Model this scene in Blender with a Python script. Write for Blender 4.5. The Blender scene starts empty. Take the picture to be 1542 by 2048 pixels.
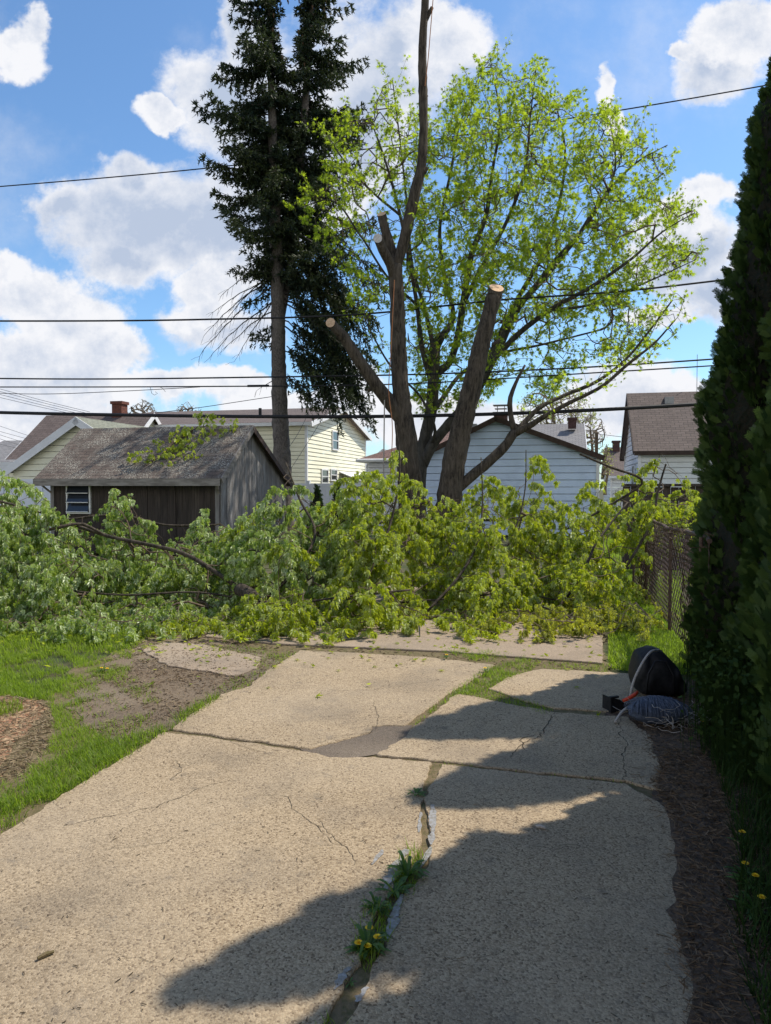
import bpy, math
import numpy as np
from mathutils import Vector
rng = np.random.default_rng(7)
S = bpy.context.scene
R = math.radians

# ------------------------------------------------------------------ camera
CAMZ, F, HZ = 1.6, 1480.0, 975.0
PITCH = math.atan((1024 - HZ) / F)
cam_d = bpy.data.cameras.new("camera")
cam = bpy.data.objects.new("camera", cam_d); S.collection.objects.link(cam)
cam.location = (0, 0, CAMZ); cam.rotation_euler = (math.pi/2 - PITCH, 0, 0)
cam_d.sensor_fit = 'VERTICAL'; cam_d.sensor_height = 24; cam_d.lens = 12 / math.tan(math.atan(1024 / F))
cam_d.clip_start = 0.05; cam_d.clip_end = 3000
S.camera = cam
S.view_settings.view_transform = 'Standard'; S.view_settings.look = 'None'
S.view_settings.gamma = 1; S.view_settings.use_curve_mapping = False
EXPO = 0.12
S.view_settings.exposure = EXPO
S.cycles.max_bounces = 8; S.cycles.diffuse_bounces = 3; S.cycles.transmission_bounces = 5
S.cycles.transparent_max_bounces = 8
S.cycles.use_denoising = True

def P(px, y, D):
    """photo position + real distance -> point in the place"""
    cx, cy = (px - 771) / F, (1024 - y) / F
    c, s = math.cos(PITCH), math.sin(PITCH)
    dy, dz = c + s * cy, -s + c * cy
    k = D / dy
    return np.array([cx * k, D, CAMZ + dz * k])
def PG(px, y, z=0.0):
    cx, cy = (px - 771) / F, (1024 - y) / F
    c, s = math.cos(PITCH), math.sin(PITCH)
    dy, dz = c + s * cy, -s + c * cy
    k = (z - CAMZ) / dz
    return np.array([cx * k, dy * k, z])
def proj(X):
    X = np.asarray(X, float); c, s = math.cos(PITCH), math.sin(PITCH)
    y, z = X[..., 1], X[..., 2] - CAMZ
    f = y * c - z * s; up = y * s + z * c
    return np.stack([771 + F * X[..., 0] / f, 1024 - F * up / f], -1)

# ------------------------------------------------------------------ sun + sky
SUN_AZ, SUN_EL = 63.4, 56.0
sd = Vector((math.sin(R(SUN_AZ)) * math.cos(R(SUN_EL)), math.cos(R(SUN_AZ)) * math.cos(R(SUN_EL)), math.sin(R(SUN_EL))))
sl = bpy.data.lights.new("sun", 'SUN'); sl.energy = 5.0; sl.angle = R(0.5); sl.color = (1, 0.93, 0.82)
so = bpy.data.objects.new("sun", sl); S.collection.objects.link(so)
so.rotation_euler = (-sd).to_track_quat('-Z', 'Y').to_euler(); so.location = (20, 10, 40)

W = bpy.data.worlds.new("World"); S.world = W; W.use_nodes = True
NT = W.node_tree; NT.nodes.clear()
def nd(nt, t, **k):
    n = nt.nodes.new(t)
    for a, b in k.items(): setattr(n, a, b)
    return n
def setin(nt, n, i, v):
    if v is None: return
    if isinstance(v, bpy.types.NodeSocket): nt.links.new(v, n.inputs[i])
    else: n.inputs[i].default_value = v
def math_(nt, op, a, b=None, c=None, clamp=False):
    n = nd(nt, 'ShaderNodeMath', operation=op, use_clamp=clamp)
    setin(nt, n, 0, a); setin(nt, n, 1, b); setin(nt, n, 2, c)
    return n.outputs[0]
def vmath(nt, op, a, b=None, out=0):
    n = nd(nt, 'ShaderNodeVectorMath', operation=op); setin(nt, n, 0, a); setin(nt, n, 1, b)
    return n.outputs[out]
def maprange(nt, v, a, b, c=0.0, d=1.0, smooth=True):
    n = nd(nt, 'ShaderNodeMapRange', interpolation_type='SMOOTHSTEP' if smooth else 'LINEAR')
    setin(nt, n, 0, v); n.inputs[1].default_value = a; n.inputs[2].default_value = b
    n.inputs[3].default_value = c; n.inputs[4].default_value = d
    return n.outputs[0]
def mixc(nt, f, a, b, bt='MIX'):
    n = nd(nt, 'ShaderNodeMix', data_type='RGBA', blend_type=bt)
    setin(nt, n, 0, f); setin(nt, n, 6, a if isinstance(a, bpy.types.NodeSocket) else (*a, 1)); setin(nt, n, 7, b if isinstance(b, bpy.types.NodeSocket) else (*b, 1))
    return n.outputs[2]
def noise(nt, vec, scale, detail=4, rough=0.5, dist=0.0, out=0):
    n = nd(nt, 'ShaderNodeTexNoise'); setin(nt, n, 0, vec)
    n.inputs['Scale'].default_value = scale; n.inputs['Detail'].default_value = detail
    n.inputs['Roughness'].default_value = rough; n.inputs['Distortion'].default_value = dist
    return n.outputs[out]

SKYK = 0.13
sky = nd(NT, 'ShaderNodeTexSky', sky_type='NISHITA', sun_disc=False)
sky.sun_elevation = R(SUN_EL); sky.sun_rotation = R(SUN_AZ); sky.air_density = 1.0; sky.dust_density = 0.6; sky.ozone_density = 1.6
tc = nd(NT, 'ShaderNodeTexCoord')
sep = nd(NT, 'ShaderNodeSeparateXYZ'); NT.links.new(tc.outputs['Generated'], sep.inputs[0])
ay = math_(NT, 'MAXIMUM', math_(NT, 'ABSOLUTE', sep.outputs[1]), 0.12)
uu = math_(NT, 'DIVIDE', sep.outputs[0], ay); vv = math_(NT, 'DIVIDE', sep.outputs[2], ay)
cmb = nd(NT, 'ShaderNodeCombineXYZ'); NT.links.new(uu, cmb.inputs[0]); NT.links.new(vv, cmb.inputs[1]); NT.links.new(math_(NT, 'MULTIPLY', math_(NT, 'SIGN', sep.outputs[1]), 0.7), cmb.inputs[2])
q = cmb.outputs[0]
wz = vmath(NT, 'SUBTRACT', noise(NT, q, 5.0, 5, 0.55, out=1), (0.5, 0.5, 0.5))
wz2 = vmath(NT, 'SUBTRACT', noise(NT, q, 21.0, 4, 0.6, out=1), (0.5, 0.5, 0.5))
def scl(v, k): 
    n = nd(NT, 'ShaderNodeVectorMath', operation='SCALE'); NT.links.new(v, n.inputs[0]); n.inputs['Scale'].default_value = k; return n.outputs[0]
qw = vmath(NT, 'ADD', vmath(NT, 'ADD', q, scl(wz, 0.12)), scl(wz2, 0.05))
sp2 = nd(NT, 'ShaderNodeSeparateXYZ'); NT.links.new(qw, sp2.inputs[0])
flat = nd(NT, 'ShaderNodeCombineXYZ'); NT.links.new(sp2.outputs[0], flat.inputs[0]); NT.links.new(sp2.outputs[1], flat.inputs[1])
qf = flat.outputs[0]
def field(ells):
    cur = None
    for (x, y, rx, ry) in ells:
        d = P(x, y, 1.0); u0, v0 = d[0], d[2] - CAMZ
        a = vmath(NT, 'SUBTRACT', qf, (float(u0), float(v0), 0))
        b = vmath(NT, 'MULTIPLY', a, (F / rx, F / ry, 0))
        l = vmath(NT, 'LENGTH', b, out=1)
        l = math_(NT, 'MULTIPLY_ADD', l, 1.0, 0.0)
        cur = l if cur is None else math_(NT, 'SMOOTH_MIN', cur, l, 0.35)
    return cur
GREY = [(430,190,100,95),(480,60,45,80),(540,280,120,170),(300,440,225,80),(130,425,62,40),(440,440,220,110),(265,510,95,48),(240,365,48,40),
        (790,120,165,120),(690,260,120,170),(470,660,130,50),(1450,130,80,60),(1360,520,110,75),(1440,600,90,60)]
BRIGHT = [(30,90,85,55),(90,60,35,40),(313,225,42,30),(60,590,150,62),(25,550,65,42),(130,640,105,48),(225,715,85,48),(50,730,120,70),(310,775,75,30),
          (90,790,240,48),(440,570,80,60),(500,540,60,50),(420,640,90,40),(480,785,130,32),(640,810,200,40),(880,90,85,95),(1228,190,26,50),(1252,260,26,42),
          (1475,60,95,75),(1382,98,26,22),(1415,395,62,36),(1340,450,75,50),(1330,640,85,34),(1300,790,190,56),(1150,850,150,60),(900,830,190,60),(60,860,260,50),(740,760,60,55)]
fg, fb = field(GREY), field(BRIGHT)
n1 = noise(NT, q, 7.5, 12, 0.66)
n2 = noise(NT, vmath(NT, 'ADD', q, (3.1, 1.7, 0.0)), 13.0, 7, 0.6)
det = math_(NT, 'MULTIPLY', math_(NT, 'SUBTRACT', n1, 0.5), 1.9)
fgd = math_(NT, 'ADD', fg, det); fbd = math_(NT, 'ADD', fb, det)
ag = maprange(NT, fgd, 1.30, 0.72); ab = maprange(NT, fbd, 1.24, 0.80)
# unseen low clouds added behind the camera to brighten facing walls, plus thin wisps
behind = math_(NT, 'LESS_THAN', sep.outputs[1], 0.15)
lowband = maprange(NT, sep.outputs[2], 0.62, 0.40)
fill_clouds = math_(NT, 'MULTIPLY', math_(NT, 'MULTIPLY', maprange(NT, noise(NT, tc.outputs['Generated'], 2.6, 8, 0.6), 0.40, 0.48), lowband), behind)
wisp = math_(NT, 'MULTIPLY', maprange(NT, noise(NT, q, 4.0, 7, 0.62), 0.50, 0.85), 0.40)
alpha = math_(NT, 'MAXIMUM', math_(NT, 'MAXIMUM', ag, ab), math_(NT, 'MAXIMUM', fill_clouds, wisp))
alpha = math_(NT, 'MULTIPLY', alpha, maprange(NT, sep.outputs[2], -0.02, 0.03))
# self shading of the cloud: thick cores grey, rims lit
n1b = noise(NT, vmath(NT, 'ADD', q, (0.022, 0.030, 0.0)), 7.5, 12, 0.66)
relief = math_(NT, 'MULTIPLY', math_(NT, 'SUBTRACT', n1, n1b), 3.2)
lump = math_(NT, 'MULTIPLY', math_(NT, 'SUBTRACT', n2, 0.5), 1.3)
coreg = math_(NT, 'MULTIPLY', maprange(NT, fgd, 1.12, 0.10, smooth=False), math_(NT, 'SUBTRACT', 1.25, math_(NT, 'MULTIPLY', maprange(NT, fbd, 1.2, 0.5), 0.95)))
coreb = math_(NT, 'MULTIPLY', maprange(NT, math_(NT, 'ADD', fbd, lump), 1.0, 0.0, smooth=False), 0.50)
core = math_(NT, 'ADD', math_(NT, 'MAXIMUM', math_(NT, 'MULTIPLY', coreg, 1.0), coreb), relief, clamp=True)
CW = 1.0 / (SKYK * 2 ** EXPO)
ccol = mixc(NT, core, (0.93 * CW, 0.94 * CW, 0.98 * CW), (0.50 * CW, 0.585 * CW, 0.745 * CW))
ccol = mixc(NT, fill_clouds, ccol, (1.1 * CW, 1.1 * CW, 1.12 * CW))   # added clouds out of view, set bright as fill for shaded walls
skyc = mixc(NT, 1.0, sky.outputs[0], (0.86, 1.12, 1.30), 'MULTIPLY')
fin = mixc(NT, alpha, skyc, ccol)
bg = nd(NT, 'ShaderNodeBackground'); NT.links.new(fin, bg.inputs[0]); bg.inputs[1].default_value = SKYK
wo = nd(NT, 'ShaderNodeOutputWorld'); NT.links.new(bg.outputs[0], wo.inputs[0])

# ------------------------------------------------------------------ helpers: materials
def new_mat(name):
    m = bpy.data.materials.new(name); m.use_nodes = True; nt = m.node_tree; nt.nodes.clear()
    o = nd(nt, 'ShaderNodeOutputMaterial'); b = nd(nt, 'ShaderNodeBsdfPrincipled'); nt.links.new(b.outputs[0], o.inputs[0])
    return m, nt, b, o
def bump(nt, b, h, dist, strength=1.0):
    n = nd(nt, 'ShaderNodeBump'); n.inputs['Strength'].default_value = strength; n.inputs['Distance'].default_value = dist
    nt.links.new(h, n.inputs['Height']); nt.links.new(n.outputs[0], b.inputs['Normal'])
def ocoord(nt, s=(1, 1, 1)):
    t = nd(nt, 'ShaderNodeTexCoord'); return vmath(nt, 'MULTIPLY', t.outputs['Object'], s)
def simple(name, c1, c2=None, rough=0.8, scale=8, stretch=(1, 1, 1), bmp=0.0, metal=0.0, spec=0.3, lo=0.35, hi=0.65, detail=6):
    m, nt, b, o = new_mat(name)
    v = ocoord(nt, stretch); n = noise(nt, v, scale, detail, 0.6)
    c = mixc(nt, maprange(nt, n, lo, hi), c1, c2 or tuple(x * 0.75 for x in c1))
    nt.links.new(c, b.inputs['Base Color']); b.inputs['Roughness'].default_value = rough
    b.inputs['Metallic'].default_value = metal; b.inputs['Specular IOR Level'].default_value = spec
    if bmp: bump(nt, b, n, bmp)
    return m
def leafmat(name, cA, cB, back=None, trans=(0.3, 0.45, 0.04), tmix=0.45, rough=0.45, spec=0.4):
    m, nt, b, o = new_mat(name)
    at = nd(nt, 'ShaderNodeAttribute', attribute_name='tint')
    c = mixc(nt, at.outputs['Fac'], cA, cB)
    t2 = mixc(nt, at.outputs['Fac'], trans, tuple(min(1, x * 1.25) for x in trans))
    if back:
        g = nd(nt, 'ShaderNodeNewGeometry'); c = mixc(nt, g.outputs['Backfacing'], c, back)
    nt.links.new(c, b.inputs['Base Color']); b.inputs['Roughness'].default_value = rough; b.inputs['Specular IOR Level'].default_value = spec
    tr = nd(nt, 'ShaderNodeBsdfTranslucent'); nt.links.new(t2, tr.inputs[0])
    mx = nd(nt, 'ShaderNodeMixShader'); mx.inputs[0].default_value = tmix
    nt.links.new(b.outputs[0], mx.inputs[1]); nt.links.new(tr.outputs[0], mx.inputs[2]); nt.links.new(mx.outputs[0], o.inputs[0])
    return m
def concrete(name, ca, cb, cc, scale=1.0, stain=(0.10, 0.085, 0.07)):
    m, nt, b, o = new_mat(name); v = ocoord(nt)
    vo = nd(nt, 'ShaderNodeTexVoronoi'); nt.links.new(v, vo.inputs['Vector']); vo.inputs['Scale'].default_value = 130 * scale
    sepc = nd(nt, 'ShaderNodeSeparateColor'); nt.links.new(vo.outputs['Color'], sepc.inputs[0])
    c = mixc(nt, maprange(nt, sepc.outputs[0], 0.15, 0.9, smooth=False), ca, cb)
    c = mixc(nt, maprange(nt, sepc.outputs[1], 0.86, 0.94), c, cc)
    f = noise(nt, v, 260 * scale, 3, 0.6)
    c = mixc(nt, maprange(nt, f, 0.50, 0.70, 0, 0.40), c, tuple(x * 0.3 for x in ca))
    big = noise(nt, v, 1.3, 6, 0.6); c = mixc(nt, maprange(nt, big, 0.42, 0.72, 0, 0.42), c, stain)
    big2 = noise(nt, v, 6.5, 7, 0.7); c = mixc(nt, maprange(nt, big2, 0.56, 0.72, 0, 0.6), c, stain)
    big3 = noise(nt, vmath(nt, 'ADD', v, (4, 9, 0)), 0.7, 3, 0.5); c = mixc(nt, maprange(nt, big3, 0.4, 0.7, 0, 0.25), c, (0.44, 0.36, 0.26))
    sp = noise(nt, v, 55, 3, 0.7); c = mixc(nt, maprange(nt, sp, 0.70, 0.78, 0, 0.7), c, tuple(x * 0.5 for x in stain))
    nt.links.new(c, b.inputs['Base Color']); b.inputs['Roughness'].default_value = 0.85; b.inputs['Specular IOR Level'].default_value = 0.25
    h = math_(nt, 'ADD', math_(nt, 'MULTIPLY', vo.outputs['Distance'], -0.6), math_(nt, 'MULTIPLY', f, 0.8))
    h = math_(nt, 'ADD', h, math_(nt, 'MULTIPLY', sp, 0.5))
    bump(nt, b, h, 0.0045, 0.9)
    return m
def bark(name, c1, c2, scale=16, z=0.16, bmp=0.05):
    m, nt, b, o = new_mat(name); v = ocoord(nt, (1, 1, z))
    n = noise(nt, v, scale, 9, 0.75, 0.6); n2_ = noise(nt, ocoord(nt), 2.2, 4, 0.6)
    c = mixc(nt, maprange(nt, n, 0.38, 0.62), c1, c2); c = mixc(nt, maprange(nt, n2_, 0.4, 0.7, 0, 0.35), c, tuple(x * 1.5 for x in c2))
    nt.links.new(c, b.inputs['Base Color']); b.inputs['Roughness'].default_value = 0.9; b.inputs['Specular IOR Level'].default_value = 0.2
    bump(nt, b, n, bmp); return m
def shingle(name, c1, c2, cm, bw=0.30, rh=0.14, patch=None):
    m, nt, b, o = new_mat(name); t = nd(nt, 'ShaderNodeTexCoord')
    br = nd(nt, 'ShaderNodeTexBrick'); nt.links.new(t.outputs['UV'], br.inputs['Vector'])
    br.inputs['Color1'].default_value = (*c1, 1); br.inputs['Color2'].default_value = (*c2, 1); br.inputs['Mortar'].default_value = (*cm, 1)
    br.inputs['Scale'].default_value = 1; br.inputs['Brick Width'].default_value = bw; br.inputs['Row Height'].default_value = rh
    br.inputs['Mortar Size'].default_value = 0.008; br.inputs['Bias'].default_value = 0.0
    n = noise(nt, t.outputs['UV'], 26, 5, 0.7)
    c = mixc(nt, maprange(nt, n, 0.42, 0.66, 0, 0.7), br.outputs[0], tuple(x * 0.45 for x in c1))
    if patch:
        n3 = noise(nt, t.outputs['UV'], 1.4, 5, 0.65); n4 = noise(nt, t.outputs['UV'], 28, 4, 0.75)
        f = math_(nt, 'MULTIPLY', maprange(nt, n3, 0.36, 0.62), maprange(nt, n4, 0.49, 0.57)); c = mixc(nt, math_(nt, 'MULTIPLY', f, 0.9), c, patch)
    nt.links.new(c, b.inputs['Base Color']); b.inputs['Roughness'].default_value = 0.9
    bump(nt, b, math_(nt, 'ADD', math_(nt, 'SUBTRACT', 1.0, br.outputs['Fac']), math_(nt, 'MULTIPLY', n, 0.5)), 0.012)
    return m

M = {}
M['concrete'] = concrete('exposed_aggregate_concrete', (0.285, 0.212, 0.130), (0.47, 0.365, 0.238), (0.16, 0.112, 0.068))
M['concrete2'] = concrete('smooth_old_concrete', (0.30, 0.228, 0.158), (0.40, 0.31, 0.222), (0.20, 0.155, 0.12), 1.2)
M['patch'] = concrete('worn_concrete_patch', (0.10, 0.078, 0.058), (0.19, 0.15, 0.115), (0.08, 0.06, 0.05), 1.3)
M['gravel'] = concrete('packed_gravel_dirt', (0.12, 0.085, 0.052), (0.23, 0.17, 0.11), (0.09, 0.07, 0.05), 1.2)
M['soil'] = simple('dark_soil', (0.055, 0.040, 0.026), (0.13, 0.095, 0.06), 0.95, 30, bmp=0.01)
M['soilmoss'] = simple('mossy_soil', (0.10, 0.085, 0.035), (0.17, 0.125, 0.07), 0.95, 40, bmp=0.01)
M['ground'] = simple('lawn_earth', (0.045, 0.060, 0.018), (0.09, 0.075, 0.04), 0.95, 3, bmp=0.01)
M['mulch'] = simple('brown_mulch', (0.30, 0.15, 0.085), (0.42, 0.29, 0.17), 0.95, 22, bmp=0.02, lo=0.4, hi=0.6)
M['litter'] = simple('leaf_litter_earth', (0.06, 0.04, 0.028), (0.15, 0.10, 0.065), 0.95, 30, bmp=0.02)
M['seal'] = simple('flaking_white_sealant', (0.30, 0.30, 0.30), (0.20, 0.18, 0.15), 0.7, 60)
M['crack'] = simple('crack_dirt', (0.05, 0.038, 0.025), (0.09, 0.07, 0.045), 0.95, 60)
M['grass'] = leafmat('grass_blade', (0.075, 0.13, 0.012), (0.19, 0.25, 0.025), trans=(0.34, 0.50, 0.03), tmix=0.42, rough=0.5, spec=0.25)
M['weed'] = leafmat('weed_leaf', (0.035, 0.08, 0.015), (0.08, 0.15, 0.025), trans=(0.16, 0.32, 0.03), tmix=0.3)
M['maple'] = leafmat('maple_leaf', (0.075, 0.13, 0.012), (0.19, 0.25, 0.025), trans=(0.46, 0.60, 0.03), tmix=0.5, spec=0.25)
M['fallen'] = leafmat('wilted_maple_leaf', (0.10, 0.165, 0.012), (0.30, 0.34, 0.022), back=(0.44, 0.50, 0.22), trans=(0.58, 0.66, 0.02), tmix=0.44, rough=0.42, spec=0.45)
M['fallen_y'] = leafmat('yellowing_maple_leaf', (0.15, 0.20, 0.025), (0.28, 0.28, 0.04), back=(0.33, 0.36, 0.15), trans=(0.60, 0.62, 0.04), tmix=0.45, rough=0.45)
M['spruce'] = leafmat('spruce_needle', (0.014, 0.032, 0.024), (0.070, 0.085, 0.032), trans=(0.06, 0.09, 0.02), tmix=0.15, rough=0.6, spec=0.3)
M['cone'] = simple('spruce_cone', (0.13, 0.07, 0.035), rough=0.8)
M['cedar'] = leafmat('arborvitae_scale', (0.024, 0.054, 0.014), (0.085, 0.135, 0.026), trans=(0.05, 0.10, 0.015), tmix=0.15, rough=0.6, spec=0.25)
M['cedar_core'] = simple('arborvitae_light_blocker', (0.010, 0.014, 0.007), (0.022, 0.018, 0.010), 0.95, 30, bmp=0.03)  # near-black solid cone added inside the foliage to block light
M['pale'] = leafmat('pale_spring_leaf', (0.20, 0.25, 0.06), (0.30, 0.30, 0.10), trans=(0.45, 0.5, 0.12), tmix=0.4)
M['bark'] = bark('maple_bark', (0.030, 0.024, 0.018), (0.115, 0.092, 0.068))
M['bark2'] = bark('grey_maple_bark', (0.030, 0.028, 0.024), (0.085, 0.078, 0.066), 10)
M['barkS'] = bark('spruce_bark', (0.07, 0.06, 0.055), (0.19, 0.165, 0.145), 22, 0.5)
M['twig'] = simple('twig_bark', (0.075, 0.05, 0.032), (0.13, 0.095, 0.06), 0.85, 20)
M['twigpale'] = simple('pale_twig', (0.20, 0.15, 0.10), (0.12, 0.09, 0.06), 0.85, 20)
M['cut'] = simple('fresh_cut_wood', (0.66, 0.45, 0.27), (0.50, 0.31, 0.17), 0.8, 18)
M['cutgrey'] = simple('pale_cut_wood', (0.62, 0.58, 0.52), (0.48, 0.42, 0.36), 0.8, 18)
def plankmat(name, a, b_, c, z=0.06):
    m, nt, bs, o = new_mat(name); v = ocoord(nt, (1, 1, z)); n = noise(nt, v, 30, 8, 0.7)
    at = nd(nt, 'ShaderNodeAttribute', attribute_name='tint'); big = noise(nt, ocoord(nt, (1, 1, 0.35)), 2.3, 5, 0.6)
    col = mixc(nt, at.outputs['Fac'], a, b_); col = mixc(nt, maprange(nt, n, 0.35, 0.62, 0, 0.85), col, c); col = mixc(nt, maprange(nt, big, 0.48, 0.68, 0, 0.6), col, tuple(x * 0.5 for x in c))
    nt.links.new(col, bs.inputs['Base Color']); bs.inputs['Roughness'].default_value = 0.9; bump(nt, bs, n, 0.006); return m
M['plank'] = plankmat('weathered_grey_plank', (0.34, 0.33, 0.32), (0.18, 0.175, 0.17), (0.14, 0.125, 0.115))  # weathered grey, lightened to carry the dappled sun on the side wall
M['plankshade'] = plankmat('shaded_brown_plank', (0.050, 0.037, 0.030), (0.085, 0.067, 0.056), (0.028, 0.021, 0.018))  # darker plank copy: shade of the shed front put into the colour
M['fencewood'] = plankmat('dark_fence_board', (0.06, 0.045, 0.035), (0.10, 0.075, 0.06), (0.03, 0.022, 0.018))
M['fascia'] = simple('weathered_fascia_board', (0.30, 0.27, 0.24), (0.17, 0.15, 0.13), 0.85, 14, (0.2, 0.2, 1), bmp=0.004)
M['trimdark'] = simple('dark_brown_trim', (0.045, 0.028, 0.022), (0.07, 0.045, 0.035), 0.7, 6)
M['yellow'] = simple('pale_yellow_siding', (0.88, 0.85, 0.66), (0.82, 0.79, 0.60), 0.6, 1.5)
M['blue'] = simple('pale_blue_siding', (0.62, 0.74, 0.94), (0.53, 0.64, 0.82), 0.6, 1.2)
M['whitewall'] = simple('white_painted_wall', (0.78, 0.80, 0.80), (0.70, 0.71, 0.71), 0.6, 1)
M['white'] = simple('white_trim', (0.80, 0.80, 0.80), (0.72, 0.72, 0.72), 0.5, 2)
M['vinyl'] = simple('white_vinyl', (0.76, 0.79, 0.84), (0.70, 0.73, 0.78), 0.4, 1)
M['brick'] = simple('red_brick', (0.19, 0.075, 0.05), (0.11, 0.045, 0.035), 0.9, 9, (1, 1, 2.5), bmp=0.01)
M['brickd'] = simple('dark_brick', (0.10, 0.055, 0.05), (0.06, 0.035, 0.03), 0.9, 9, (1, 1, 2.5), bmp=0.01)
M['roofshed'] = shingle('lichen_shingle', (0.125, 0.09, 0.07), (0.09, 0.068, 0.055), (0.025, 0.02, 0.016), 0.32, 0.13, patch=(0.42, 0.40, 0.33))
M['roofbrown'] = shingle('brown_shingle', (0.17, 0.13, 0.115), (0.12, 0.09, 0.08), (0.05, 0.04, 0.035))
M['roofgrey'] = shingle('grey_shingle', (0.26, 0.25, 0.25), (0.20, 0.195, 0.20), (0.09, 0.09, 0.09))
M['roofgreen'] = shingle('greenish_shingle', (0.25, 0.26, 0.20), (0.20, 0.21, 0.16), (0.09, 0.09, 0.08))
M['roofred'] = shingle('reddish_brown_shingle', (0.21, 0.12, 0.10), (0.15, 0.085, 0.07), (0.05, 0.035, 0.03))
M['metalgrey'] = simple('grey_metal', (0.35, 0.35, 0.36), rough=0.45, metal=0.7)
M['rust'] = simple('rusty_fence_wire', (0.12, 0.072, 0.05), (0.065, 0.04, 0.03), 0.6, 40, metal=0.2, spec=0.4)
M['wire'] = simple('black_cable_jacket', (0.015, 0.015, 0.017), rough=0.6)
M['wiregrey'] = simple('grey_cable', (0.12, 0.12, 0.13), rough=0.5)
M['black'] = simple('black_nylon', (0.008, 0.008, 0.009), (0.016, 0.015, 0.016), 0.6, 40, bmp=0.002)
M['red'] = simple('red_orange_plastic', (0.60, 0.06, 0.02), rough=0.4)
M['rope'] = simple('pale_rope', (0.42, 0.38, 0.34), (0.28, 0.25, 0.22), 0.9, 90)
M['ropeo'] = simple('orange_climbing_rope', (0.50, 0.22, 0.10), (0.36, 0.15, 0.07), 0.9, 60)
M['cordblue'] = simple('blue_grey_cord', (0.085, 0.10, 0.135), (0.045, 0.055, 0.08), 0.8, 50)
M['fallen_p'] = leafmat('silvery_wilted_leaf', (0.10, 0.18, 0.03), (0.29, 0.37, 0.08), back=(0.55, 0.62, 0.36), trans=(0.48, 0.60, 0.08), tmix=0.40, rough=0.42, spec=0.5)
M['straw'] = leafmat('dry_grass', (0.20, 0.14, 0.085), (0.34, 0.27, 0.17), trans=(0.2, 0.15, 0.08), tmix=0.15, rough=0.8, spec=0.1)
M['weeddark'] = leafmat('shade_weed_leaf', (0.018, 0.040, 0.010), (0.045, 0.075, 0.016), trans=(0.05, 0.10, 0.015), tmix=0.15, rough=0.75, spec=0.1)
M['petal'] = simple('dandelion_petal', (0.85, 0.60, 0.02), (0.75, 0.45, 0.01), 0.6, 50)
def glass():
    m, nt, b, o = new_mat('window_glass'); b.inputs['Base Color'].default_value = (0.03, 0.035, 0.045, 1); b.inputs['Roughness'].default_value = 0.06; b.inputs['Specular IOR Level'].default_value = 0.7; return m
M['glass'] = glass()

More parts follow.
